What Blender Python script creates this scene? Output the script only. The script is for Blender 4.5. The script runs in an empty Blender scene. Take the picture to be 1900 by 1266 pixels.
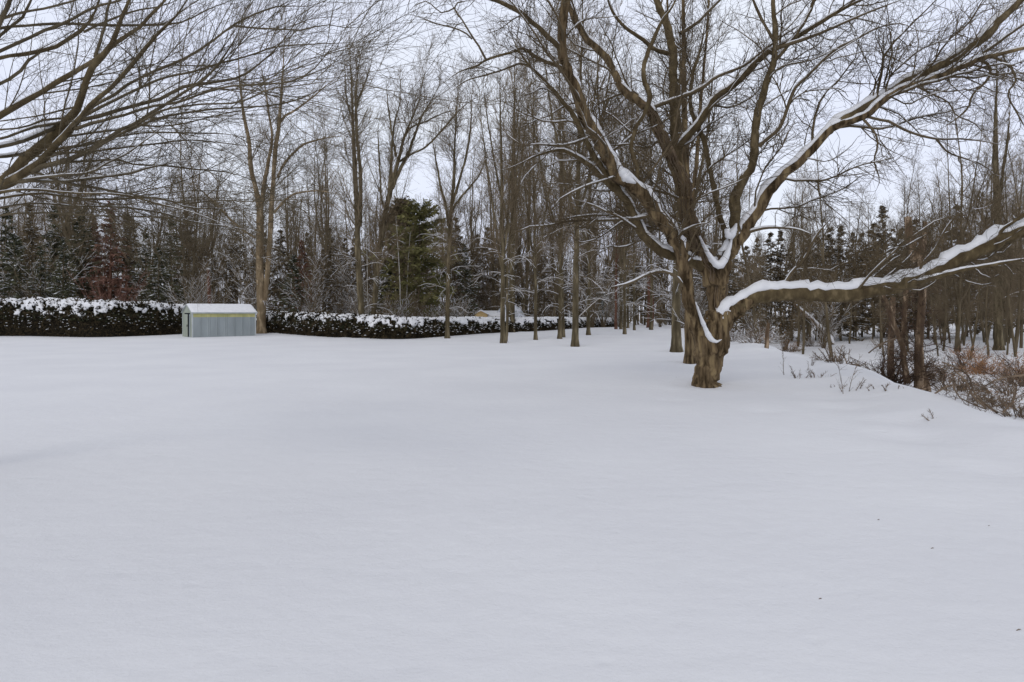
import bpy, math, random
import numpy as np
R = math.radians
F, CX, HY, CZ = 1307.0, 950.0, 580.0, 1.7      # focal length (px), picture centre, horizon row, eye height
scene = bpy.context.scene
C = scene.collection

# ------------------------------------------------------------------ camera
cam = bpy.data.cameras.new('camera'); cam_o = bpy.data.objects.new('camera', cam); C.objects.link(cam_o)
cam_o.location = (0, 0, CZ); cam_o.rotation_euler = (R(90), 0, 0)
cam.sensor_width = 36; cam.lens = F/1900*36
cam.shift_y = -(633-HY)/1900
cam.clip_start = .1; cam.clip_end = 3000
scene.camera = cam_o

# ------------------------------------------------------------------ sky, sun, exposure
w = bpy.data.worlds.new('World'); scene.world = w; w.use_nodes = True
nt = w.node_tree; bg = nt.nodes['Background']
sky = nt.nodes.new('ShaderNodeTexSky'); sky.sky_type = 'NISHITA'; sky.sun_disc = False
sky.sun_elevation = R(38); sky.sun_rotation = R(200)
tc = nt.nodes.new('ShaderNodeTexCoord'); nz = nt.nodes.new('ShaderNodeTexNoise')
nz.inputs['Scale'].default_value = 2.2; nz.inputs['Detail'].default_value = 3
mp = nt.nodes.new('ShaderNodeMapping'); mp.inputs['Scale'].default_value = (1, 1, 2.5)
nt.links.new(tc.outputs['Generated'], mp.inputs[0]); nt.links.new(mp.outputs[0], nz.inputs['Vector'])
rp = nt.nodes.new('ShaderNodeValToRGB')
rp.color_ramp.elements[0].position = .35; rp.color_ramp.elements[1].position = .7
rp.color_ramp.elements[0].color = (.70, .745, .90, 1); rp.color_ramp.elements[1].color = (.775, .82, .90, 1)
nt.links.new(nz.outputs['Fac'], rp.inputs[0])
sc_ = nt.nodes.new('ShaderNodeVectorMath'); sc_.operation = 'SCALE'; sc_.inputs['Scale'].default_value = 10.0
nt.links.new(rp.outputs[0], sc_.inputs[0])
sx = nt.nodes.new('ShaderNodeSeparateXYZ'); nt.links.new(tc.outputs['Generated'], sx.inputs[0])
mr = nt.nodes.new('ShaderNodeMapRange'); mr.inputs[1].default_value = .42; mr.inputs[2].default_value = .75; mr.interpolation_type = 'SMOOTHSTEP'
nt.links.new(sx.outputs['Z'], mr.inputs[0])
mo = nt.nodes.new('ShaderNodeMix'); mo.data_type = 'RGBA'; mo.inputs[7].default_value = (5.4, 5.58, 6.1, 1)  # overhead sky, out of view, dimmed to lower the light on the snow
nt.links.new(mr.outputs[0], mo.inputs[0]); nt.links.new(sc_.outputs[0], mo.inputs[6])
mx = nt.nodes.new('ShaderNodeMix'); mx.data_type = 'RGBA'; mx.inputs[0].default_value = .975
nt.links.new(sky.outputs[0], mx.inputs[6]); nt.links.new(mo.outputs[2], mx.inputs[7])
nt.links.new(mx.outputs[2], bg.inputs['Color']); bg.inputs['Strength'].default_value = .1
sun = bpy.data.lights.new('sun', 'SUN'); sun.energy = .5; sun.angle = R(25); sun.color = (1, .95, .88)
sun_o = bpy.data.objects.new('sun', sun); C.objects.link(sun_o); sun_o.rotation_euler = (R(52), 0, R(-20))
scene.view_settings.view_transform = 'Standard'; scene.view_settings.look = 'None'
scene.view_settings.exposure = 0.2; scene.view_settings.gamma = 1
scene.cycles.max_bounces = 6; scene.cycles.diffuse_bounces = 3

# ------------------------------------------------------------------ terrain function
def sm(a, b, x):
    t = np.clip((np.asarray(x, float)-a)/(b-a), 0, 1); return t*t*(3-2*t)
_rs = np.random.RandomState(5)
_wv = [(_rs.uniform(-1, 1), _rs.uniform(-1, 1), _rs.uniform(0, 6.28)) for _ in range(14)]
def wav(x, y, scale, n0=0, n=7):
    s = 0
    for a, b, p in _wv[n0:n0+n]:
        s = s+np.sin((a*x+b*y)/scale*2.2+p)
    return s/n
def xe(y): return 5.9+.19*np.minimum(y, 70)+.35*np.sin(np.asarray(y)*.35)+.2*np.sin(np.asarray(y)*.9+1)
_DIM = [(5.5, 9.6, .5, .07), (6.7, 8.3, .7, .09), (4.4, 12.2, .4, .04), (5.2, 7.5, .35, .04), (6.2, 10.8, .45, .06),
        (3.2, 13.6, .35, .03), (-8, 24, 3, .08), (-3, 30, 3, .06), (6.4, 14.2, .8, .06), (4.9, 15.7, .6, .05), (3.9, 6.1, .25, .02),
        (5.9, 12.6, .5, .05), (7.1, 9.9, .5, .06)]
WELLS = []
def ground(x, y):
    x = np.asarray(x, float); y = np.asarray(y, float)
    z = .25*sm(28, 60, y)+.03*wav(x, y, 9)*sm(6, 20, y)+.006*wav(x, y, 2.2, 7)+.10*wav(x+9, y, 22, 4)*sm(22, 40, y)
    for cx, cy, r, d in _DIM:
        q = ((x-cx)**2+(y-cy)**2)/r**2
        z = z-d*np.exp(-q)+d*.45*np.exp(-((x-cx)**2+(y-cy-1.5*r)**2)/(r*r*.7))
    # raised snow bank behind the last trees of the row
    z = z+.14*np.exp(-((x-9)/5)**2-((y-60)/7)**2)
    d = x-xe(y)
    k = 1-sm(70, 95, y)
    z = z+.14*np.exp(-((d+.6)/.8)**2)*k*(1+.5*wav(x, y, .9, 3))
    drop = -1.15*sm(0, 2.6, d)+.35*sm(4, 16, d)+sm(.5, 2, d)*.10*wav(x, y, 1.1, 2, 9)+sm(.5, 2, d)*.12*wav(x, y, 3.2, 6)
    z = z+drop*k+(1-k)*(-.5)*sm(-10, 20, x-18)
    # the snow dips and drifts a little round every trunk
    for cx, cy, r_, d_ in WELLS:
        q = (x-cx)**2+(y-cy)**2
        z = z-d_*np.exp(-q/r_**2)+d_*.5*np.exp(-((np.sqrt(q)-2.1*r_)/(.8*r_))**2)
    return z
def P(px, py, Y): return np.array([(px-CX)/F*Y, Y, CZ-(py-HY)/F*Y])
def on_ground(px, py, y0=6, y1=120):
    Y = np.linspace(y0, y1, 6000); g = ground((px-CX)/F*Y, Y); ray = CZ-(py-HY)/F*Y
    i = np.argmax(ray <= g); i = i if ray[i] <= g[i] else len(Y)-1
    return np.array([(px-CX)/F*Y[i], Y[i], g[i]])

_bases = [(1311, 716, .5), (484, 619, .6), (672, 627, .5), (690, 626, .5), (830, 628, .4), (934, 637, .4), (948, 617, .5), (994, 631, .35), (1038, 629, .4), (1067, 643, .45), (1092, 622, .4), (1159, 620, .3), (1208, 612, .35), (1255, 653, .5), (1281, 674, .5)]
WELLS += [(*on_ground(px, py)[:2], r_, .055 if py > 640 else .07) for px, py, r_ in _bases]

# ------------------------------------------------------------------ materials
def mat(name, c1, c2, scale=6, bump=0.0, rough=.9, stretch=(1, 1, 1), c3=None, bscale=None, detail=6, spec=.2, lo=.35, hi=.65):
    m = bpy.data.materials.new(name); m.use_nodes = True; t = m.node_tree; b = t.nodes['Principled BSDF']
    b.inputs['Roughness'].default_value = rough; b.inputs['Specular IOR Level'].default_value = spec
    co = t.nodes.new('ShaderNodeTexCoord'); mpn = t.nodes.new('ShaderNodeMapping'); mpn.inputs['Scale'].default_value = stretch
    t.links.new(co.outputs['Object'], mpn.inputs[0])
    n = t.nodes.new('ShaderNodeTexNoise'); n.inputs['Scale'].default_value = scale; n.inputs['Detail'].default_value = detail
    t.links.new(mpn.outputs[0], n.inputs['Vector'])
    r = t.nodes.new('ShaderNodeValToRGB'); e = r.color_ramp.elements
    e[0].position = lo; e[1].position = hi; e[0].color = (*c1, 1); e[1].color = (*c2, 1)
    if c3: k = e.new((lo+hi)/2+.04); k.color = (*c3, 1)
    t.links.new(n.outputs['Fac'], r.inputs[0]); t.links.new(r.outputs[0], b.inputs['Base Color'])
    if bump:
        n2 = t.nodes.new('ShaderNodeTexNoise'); n2.inputs['Scale'].default_value = bscale or scale*2; n2.inputs['Detail'].default_value = 8
        t.links.new(mpn.outputs[0], n2.inputs['Vector'])
        bp = t.nodes.new('ShaderNodeBump'); bp.inputs['Strength'].default_value = bump; bp.inputs['Distance'].default_value = .04
        t.links.new(n2.outputs['Fac'], bp.inputs['Height']); t.links.new(bp.outputs[0], b.inputs['Normal'])
    return m
M = {}
M['snow'] = mat('snow', (.76, .765, .78), (.84, .84, .85), 5, .25, .7, bscale=18, spec=.3)
M['ground_snow'] = mat('ground_snow', (.74, .74, .755), (.785, .785, .795), .35, .30, .75, bscale=5.5, spec=.25)
M['bark_maple'] = mat('bark_maple', (.040, .026, .012), (.23, .168, .088), 9, 1.0, .95, (1, 1, .16), c3=(.15, .105, .058), bscale=16, lo=.38, hi=.62)
M['bark_limb'] = mat('bark_limb', (.07, .050, .026), (.175, .132, .072), 7, .7, .95, (1, 1, .5), c3=(.11, .082, .042), bscale=22)
M['bark_grey'] = mat('bark_grey', (.055, .043, .024), (.21, .172, .105), 5, .8, .95, (1, 1, .2), c3=(.115, .092, .054), bscale=14)
M['bark_tan'] = mat('bark_tan', (.15, .105, .06), (.38, .29, .185), 4, .7, .95, (1, 1, .35), c3=(.22, .165, .10), bscale=12)
M['bark_far'] = mat('bark_far', (.075, .058, .034), (.17, .135, .085), 2, 0, .95, (1, 1, .3))
M['bark_rust'] = mat('bark_rust', (.085, .042, .028), (.20, .105, .07), 7, .8, .95, (1, 1, .4))
M['bark_dead'] = mat('bark_dead', (.075, .048, .03), (.42, .31, .21), 6, 1, .95, (1, 1, .2), c3=(.14, .095, .058))
M['birch'] = mat('birch', (.13, .115, .09), (.46, .44, .40), 3, .2, .8, (1, 1, 2.5), lo=.3, hi=.45)
M['twig'] = mat('twig', (.075, .055, .031), (.145, .11, .066), 1.5, 0, .9)
M['twig_left'] = mat('twig_left', (.07, .055, .032), (.15, .12, .075), 3, 0, .9)
M['twig_far'] = mat('twig_far', (.12, .09, .054), (.24, .186, .12), .6, 0, .95)
M['twig_red'] = mat('twig_red', (.15, .075, .055), (.28, .15, .11), .8, 0, .95)
M['brush'] = mat('brush', (.085, .06, .042), (.25, .185, .125), 2, 0, .95)
M['vine'] = mat('vine', (.035, .022, .015), (.12, .075, .05), 2, 0, .95)
M['dry_leaf'] = mat('dry_leaf', (.24, .12, .06), (.44, .26, .14), 9, 0, .9)
M['spruce'] = mat('spruce', (.045, .050, .028), (.13, .125, .072), .9, 0, .9)
M['pine'] = mat('pine', (.12, .122, .042), (.26, .235, .10), .8, 0, .9)
M['brown_needles'] = mat('brown_needles', (.095, .072, .042), (.19, .148, .09), .8, 0, .95)
M['rust_needles'] = mat('rust_needles', (.13, .07, .045), (.24, .13, .095), .8, 0, .95)
M['hedge'] = mat('hedge', (.020, .016, .009), (.075, .055, .028), 2.2, 0, .95)
M['hedge_green'] = mat('hedge_green', (.022, .028, .014), (.07, .07, .035), 2.5, 0, .95)
M['hedge_core'] = mat('hedge_core', (.012, .010, .007), (.022, .018, .012), 3, .5, .95)
M['tin'] = mat('tin', (.26, .29, .295), (.33, .365, .37), 1.3, .04, .5, (1, 1, .35), spec=.4)
M['tin_green'] = mat('tin_green', (.33, .36, .29), (.42, .45, .38), 1.3, .04, .5, (1, 1, .35), spec=.4)
M['tin_trim'] = mat('tin_trim', (.42, .45, .45), (.52, .55, .55), 2, .04, .5, spec=.4)
M['yellow_strip'] = mat('yellow_strip', (.40, .39, .17), (.56, .52, .24), 1.2, 0, .6)
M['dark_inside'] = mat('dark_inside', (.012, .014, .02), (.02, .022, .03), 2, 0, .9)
M['yellow_board'] = mat('yellow_board', (.50, .34, .15), (.66, .48, .24), 3, .2, .8, (1, 1, 6))
M['tarp'] = mat('tarp', (.34, .36, .38), (.76, .77, .82), 3.2, .5, .7, lo=.38, hi=.56)
M['tank'] = mat('tank', (.055, .085, .095), (.10, .145, .155), 1.2, .15, .6, (1, 1, .4))

# ------------------------------------------------------------------ mesh helpers
def mesh_from(name, V, Fs, material, smooth=True):
    """V (n,3); Fs list of index arrays (m,3) or (m,4)."""
    me = bpy.data.meshes.new(name)
    Fs = [f for f in Fs if len(f)]
    loops = np.concatenate([f.reshape(-1) for f in Fs]).astype(np.int32)
    sizes = np.concatenate([np.full(len(f), f.shape[1]) for f in Fs]).astype(np.int32)
    starts = np.concatenate([[0], np.cumsum(sizes)[:-1]]).astype(np.int32)
    me.vertices.add(len(V)); me.vertices.foreach_set('co', np.ascontiguousarray(V, dtype=np.float32).reshape(-1))
    me.loops.add(len(loops)); me.loops.foreach_set('vertex_index', loops)
    me.polygons.add(len(sizes)); me.polygons.foreach_set('loop_start', starts)
    me.polygons.foreach_set('loop_total', sizes)
    me.update(calc_edges=True)
    me.polygons.foreach_set('use_smooth', np.full(len(sizes), smooth))
    for m in (material if isinstance(material, (list, tuple)) else [material]): me.materials.append(m)
    return me
class Geo:
    def __init__(s): s.V = []; s.F = []; s.n = 0
    def add(s, V, F):
        V = np.asarray(V, float).reshape(-1, 3); F = np.asarray(F)
        s.V.append(V); s.F.append(F+s.n); s.n += len(V)
    def obj(s, name, material, parent=None, base=(0, 0, 0), smooth=True):
        V = np.concatenate(s.V)-np.asarray(base)
        o = bpy.data.objects.new(name, mesh_from(name, V, s.F, material, smooth)); C.objects.link(o)
        if parent is not None: o.parent = parent
        if name in ('snow', 'dry_leaves', 'foliage', 'vine', 'vine_tangle'): o['kind'] = 'stuff'
        return o
def norm(v): return v/np.maximum(np.linalg.norm(v, axis=-1, keepdims=True), 1e-9)
def frames(p):
    t = np.empty_like(p); t[:, 1:-1] = p[:, 2:]-p[:, :-2]; t[:, 0] = p[:, 1]-p[:, 0]; t[:, -1] = p[:, -1]-p[:, -2]
    t = norm(t); ref = np.zeros((len(p), 3)); mt = np.abs(norm(t.mean(1)))
    ref[np.arange(len(p)), np.argmin(mt, 1)] = 1
    a = norm(np.cross(t, ref[:, None, :])); b = np.cross(t, a)
    return t, a, b
def tubes(g, p, r, sides=3, rough=0., seed=0, cap=False):
    """p (n,M,3), r (n,M)"""
    p = np.asarray(p, float); r = np.asarray(r, float)
    if p.ndim == 2: p = p[None]; r = r[None]
    n, Mn, _ = p.shape
    if n == 0: return
    t, a, b = frames(p)
    th = np.arange(sides)/sides*2*np.pi
    rr = np.repeat(r[:, :, None], sides, 2)
    if rough:
        rs = np.random.RandomState(seed); s = np.linspace(0, Mn*.5, Mn)[None, :, None]
        T = th[None, None, :]; f = 0
        for k in (2, 3, 5, 7):
            f = f+np.sin(k*T+rs.uniform(0, 6.28)+s*rs.uniform(-.25, .25)+np.sin(s*rs.uniform(.3, .8)+rs.uniform(0, 6)))*(1.2/k)
        f = f+.6*rs.randn(1, Mn, sides)*.5
        rr = rr*(1+rough*f)
    V = p[:, :, None, :]+rr[..., None]*(np.cos(th)[None, None, :, None]*a[:, :, None, :]+np.sin(th)[None, None, :, None]*b[:, :, None, :])
    idx = np.arange(n*Mn*sides).reshape(n, Mn, sides)
    i0 = idx[:, :-1]; i1 = idx[:, 1:]
    q = np.stack([i0, np.roll(i0, -1, 2), np.roll(i1, -1, 2), i1], -1).reshape(-1, 4)
    g.add(V, q)
    if cap:
        c = g.n; base = c-n*Mn*sides
        g.V.append(p[:, -1]+t[:, -1]*r[:, -1:]*.3); g.n += n
        k = np.arange(sides)
        for i in range(n):
            ring = base+(i*Mn+Mn-1)*sides
            g.F.append(np.stack([ring+k, ring+(k+1) % sides, np.full(sides, c+i)], 1))
def snow_caps(g, p, r, h=1.0, seed=0, sides=6, thresh=.45, cover=.9, wide=.86, cap=True):
    """ridges of snow lying along the upper side of limbs: p (n,M,3), r (n,M), h = snow depth / radius"""
    p = np.asarray(p, float); r = np.asarray(r, float)
    if p.ndim == 2: p = p[None]; r = r[None]
    if len(p) == 0: return
    rs = np.random.RandomState(seed)
    t, _, _ = frames(p)
    hf = np.sqrt(np.clip(1-t[..., 2]**2, 0, 1)); up = np.zeros_like(p); up[..., 2] = 1
    n = norm(up-t*t[..., 2:3]); s = np.cross(t, n)
    k = sm(thresh, thresh+.25, hf)
    ph = rs.uniform(0, 50, (len(p), 1)); u = np.arange(p.shape[1])[None]*1.0
    nz_ = np.sin(u*.9+ph)*.5+np.sin(u*2.3+ph*1.7)*.3+rs.randn(*r.shape)*.22
    k = k*sm(-.15, .15, nz_-(1-2*cover)*1.0)
    k[:, 0] *= .3; k[:, -1] *= .0
    a = r*wide*(.25+.75*k); hh = r*h*(.75+.25*nz_)*k+.001
    cen = p+n*(r*(.62*k)+hh*.35)[..., None]
    th = np.arange(sides)/sides*2*np.pi
    V = cen[:, :, None, :]+(a[..., None]*np.cos(th))[..., None]*s[:, :, None, :]+((hh+.3*r*k)[..., None]*np.where(np.sin(th) > 0, np.sin(th)*.75, np.sin(th)*.5))[..., None]*n[:, :, None, :]
    idx = np.arange(V.shape[0]*V.shape[1]*sides).reshape(V.shape[0], V.shape[1], sides)
    i0 = idx[:, :-1]; i1 = idx[:, 1:]
    q = np.stack([i0, np.roll(i0, -1, 2), np.roll(i1, -1, 2), i1], -1)
    keep = (k[:, :-1] > .04) | (k[:, 1:] > .04)
    g.add(V, q[keep].reshape(-1, 4) if keep.any() else np.zeros((0, 4), int))

def resample(pts, n):
    """Catmull-Rom through rows of pts, n samples by arc length"""
    pts = np.asarray(pts, float)
    if len(pts) == 2: pts = np.array([pts[0], (pts[0]+pts[1])/2, pts[1]])
    q = np.vstack([2*pts[0]-pts[1], pts, 2*pts[-1]-pts[-2]]); out = []
    for i in range(1, len(q)-2):
        for u in np.linspace(0, 1, 8, endpoint=False):
            a, b, c, d = q[i-1:i+3]
            out.append(.5*(2*b+(c-a)*u+(2*a-5*b+4*c-d)*u*u+(3*b-a-3*c+d)*u**3))
    out.append(pts[-1]); out = np.array(out)
    s = np.concatenate([[0], np.cumsum(np.linalg.norm(np.diff(out[:, :3], axis=0), axis=1))])
    return np.stack([np.interp(np.linspace(0, s[-1], n), s, out[:, k]) for k in range(out.shape[1])], 1), s[-1]

def grow(rng, P_, R_, L_, count, lo, hi, ang=(35, 65), up=.05, wander=.12, ratio=.012, Mn=6, tmin=.12, rk=.7, tip=.35, bias=None, wpow=1., drop=0., rmin=0., tpow=1.):
    """children of parent polylines: P_ (n,N,3), R_ (n,N), L_ (n,) -> points, radii, lengths"""
    n, N, _ = P_.shape
    wgt = L_**wpow; wgt = wgt/wgt.sum()
    pi = rng.choice(n, count, p=wgt)
    t = tmin+(1-tmin)*rng.rand(count)**tpow; x = t*(N-1); i = np.minimum(x.astype(int), N-2); f = (x-i)[:, None]
    p0 = P_[pi, i]*(1-f)+P_[pi, i+1]*f; r0 = R_[pi, i]*(1-f[:, 0])+R_[pi, i+1]*f[:, 0]
    tg = norm(P_[pi, i+1]-P_[pi, i])
    q = rng.randn(count, 3); q -= tg*(q*tg).sum(1, keepdims=True); q = norm(q)
    a = np.radians(rng.uniform(ang[0], ang[1], count))[:, None]
    d = tg*np.cos(a)+q*np.sin(a); d[:, 2] += drop
    if bias is not None: d = d+np.asarray(bias)
    d = norm(d)
    L = rng.uniform(lo, hi, count)*(1-.45*t)*np.clip(L_[pi]/np.median(L_[pi]), .5, 1.5)
    rb = np.maximum(np.minimum(r0*rk, L*ratio), rmin)
    pts = [p0]; p = p0
    for k in range(Mn-1):
        d = norm(d+wander*rng.randn(count, 3)+np.array([0, 0, up])); p = p+d*(L/(Mn-1))[:, None]; pts.append(p)
    return np.stack(pts, 1), rb[:, None]*np.linspace(1, tip, Mn)[None], L

def tagit(o, label=None, cat=None, group=None, kind=None):
    if label: o['label'] = label
    if cat: o['category'] = cat
    if group: o['group'] = group
    if kind: o['kind'] = kind
    return o
def empty(name, loc, label, cat, group=None):
    o = bpy.data.objects.new(name, None); C.objects.link(o); o.location = [float(v) for v in loc]
    o.empty_display_size = .2
    return tagit(o, label, cat, group)
def copy_tree(src, loc, rz, s, label, group=None, name=None, sz=None, tilt=(0, 0)):
    c = src.copy(); C.objects.link(c); c.location = [float(v) for v in loc]
    c.rotation_euler = (tilt[0], tilt[1], rz); c.scale = (s, s, sz or s); c['label'] = label
    if group: c['group'] = group
    if name: c.name = name
    for ch in src.children:
        d = ch.copy(); C.objects.link(d); d.parent = c
    return c
def box(g, cx, cy, cz, sx, sy, sz, ux=(1, 0, 0), uy=(0, 1, 0)):
    ux = np.array(ux, float); uy = np.array(uy, float); uz = np.array([0, 0, 1.])
    V = [np.array([cx, cy, cz])+ux*a*sx/2+uy*b*sy/2+uz*c*sz/2 for a in (-1, 1) for b in (-1, 1) for c in (-1, 1)]
    g.add(V, [[0, 1, 3, 2], [4, 6, 7, 5], [0, 4, 5, 1], [2, 3, 7, 6], [0, 2, 6, 4], [1, 5, 7, 3]])

# ------------------------------------------------------------------ ground: one sheet of snow to the horizon
def axis(a, b, step, far, n):
    core = np.arange(a, b+step/2, step)
    k = np.geomspace(1, far, n)
    return np.concatenate([(a-k*step*2)[::-1], core, b+k*step*2])
gx = axis(-22, 26, .13, 2400, 26); gy = np.concatenate([[-700, -200, -60, -20, -6, 0], np.arange(1.5, 36, .13), np.arange(36.2, 72, .25), np.geomspace(73, 2200, 30)])
X, Y = np.meshgrid(gx, gy); Z = ground(X, Y)
Vg = np.stack([X, Y, Z], -1).reshape(-1, 3); ii = np.arange(X.size).reshape(X.shape)
Fg = np.stack([ii[:-1, :-1], ii[:-1, 1:], ii[1:, 1:], ii[1:, :-1]], -1).reshape(-1, 4)
t = M['ground_snow'].node_tree; b_ = t.nodes['Principled BSDF']; co = [n for n in t.nodes if n.type == 'TEX_COORD'][0]
prev = [n for n in t.nodes if n.type == 'BUMP'][0]; prev.inputs['Strength'].default_value = .35
for sc, st, dist, strg in ((1.4, (1, 2.2, 1), .10, .17), (34, (1, 1.3, 1), .006, .5), (150, (1, 1, 1), .0016, .6)):
    mpn = t.nodes.new('ShaderNodeMapping'); mpn.inputs['Scale'].default_value = st; n_ = t.nodes.new('ShaderNodeTexNoise'); n_.inputs['Scale'].default_value = sc; n_.inputs['Detail'].default_value = 5
    bp = t.nodes.new('ShaderNodeBump'); bp.inputs['Strength'].default_value = strg; bp.inputs['Distance'].default_value = dist
    t.links.new(co.outputs['Object'], mpn.inputs[0]); t.links.new(mpn.outputs[0], n_.inputs['Vector']); t.links.new(n_.outputs['Fac'], bp.inputs['Height'])
    t.links.new(prev.outputs[0], bp.inputs['Normal']); prev = bp
# shallow pits scattered in the crust
vo = t.nodes.new('ShaderNodeTexVoronoi'); vo.inputs['Scale'].default_value = 1.7; rr_ = t.nodes.new('ShaderNodeMapRange'); rr_.inputs[1].default_value = .02; rr_.inputs[2].default_value = .13; rr_.interpolation_type = 'SMOOTHSTEP'
t.links.new(co.outputs['Object'], vo.inputs['Vector']); t.links.new(vo.outputs['Distance'], rr_.inputs[0]); bp = t.nodes.new('ShaderNodeBump'); bp.inputs['Strength'].default_value = .3; bp.inputs['Distance'].default_value = .02
t.links.new(rr_.outputs[0], bp.inputs['Height']); t.links.new(prev.outputs[0], bp.inputs['Normal']); t.links.new(bp.outputs[0], b_.inputs['Normal'])
gr = bpy.data.objects.new('snow_ground', mesh_from('snow_ground', Vg, [Fg], M['ground_snow'])); C.objects.link(gr)
tagit(gr, 'smooth untouched snow covering the lawn and the bank beside it', 'snow', kind='structure')

# ------------------------------------------------------------------ traced trees
def px_limb(pts, Y0, Y1, n=None):
    """pts: (px, py, width px) of a limb whose distance runs from Y0 to Y1"""
    a = np.array(pts, float); s = np.concatenate([[0], np.cumsum(np.hypot(np.diff(a[:, 0]), np.diff(a[:, 1])))]); s /= s[-1]
    Yv = Y0+(Y1-Y0)*s
    w3 = np.array([[*P(x, y, yy), wd/2/F*yy] for (x, y, wd), yy in zip(a, Yv)])
    L = np.linalg.norm(np.diff(w3[:, :3], axis=0), axis=1).sum()
    q, L = resample(w3, n or max(8, int(L/.14)))
    return q[:, :3], np.maximum(q[:, 3], .003), L

def vn3(p, seed=0):
    rs = np.random.RandomState(seed); tb = rs.rand(64, 64, 64); i = np.floor(p).astype(int); f = p-i; f = f*f*(3-2*f); o = 0
    for a in (0, 1):
        for b in (0, 1):
            for c in (0, 1):
                w_ = (f[:, 0] if a else 1-f[:, 0])*(f[:, 1] if b else 1-f[:, 1])*(f[:, 2] if c else 1-f[:, 2])
                o = o+w_*tb[(i[:, 0]+a) % 64, (i[:, 1]+b) % 64, (i[:, 2]+c) % 64]
    return o
def fused_trunk(parts, material, root, base, vox=.017):
    g = Geo()
    for p, r in parts:
        tubes(g, p, r, 26, 0, 0, cap=True)
        n0 = g.n; tubes(g, p[::-1][-2:], r[::-1][-2:], 26, 0, 0, cap=True)
    me = mesh_from('tmp', np.concatenate(g.V)-np.asarray(base), g.F, material); t = bpy.data.objects.new('tmp', me); C.objects.link(t)
    m = t.modifiers.new('r', 'REMESH'); m.mode = 'VOXEL'; m.voxel_size = vox; m.use_smooth_shade = True
    m2 = t.modifiers.new('s', 'SMOOTH'); m2.iterations = 14; m2.factor = .6
    ev = t.evaluated_get(bpy.context.evaluated_depsgraph_get()); m3 = bpy.data.meshes.new_from_object(ev)
    n = len(m3.vertices); co = np.empty(n*3, np.float32); nr = np.empty(n*3, np.float32); m3.vertices.foreach_get('co', co); m3.vertex_normals.foreach_get('vector', nr)
    co = co.reshape(-1, 3).astype(float); nr = nr.reshape(-1, 3)
    q = co+.03*np.sin(co[:, [1, 2, 0]]*9); tw = q.copy(); tw[:, 0] += .18*q[:, 2]
    a = vn3(tw*np.array([11, 11, 2.0])+300, 1); b = vn3(tw*np.array([22, 22, 4.5])+300, 2); c = vn3(q*np.array([5, 5, 1.6])+300, 3)
    rid = np.abs(a-.5)*2; rid2 = np.abs(b-.5)*2
    d = .040*np.clip(rid*1.5, 0, .5)*2-.034+.018*rid2+.03*(c-.5)
    flare = np.exp(-((co[:, 2]-.0)/.12)**2)*.004
    co = co+nr*(d+flare)[:, None]
    m3.vertices.foreach_set('co', co.astype(np.float32).reshape(-1)); m3.update(); m3.name = 'trunk'
    m3.materials.clear(); m3.materials.append(material); m3.polygons.foreach_set('use_smooth', np.full(len(m3.polygons), True))
    bpy.data.objects.remove(t); o = bpy.data.objects.new('trunk', m3); C.objects.link(o); o.parent = root
    return o

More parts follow.
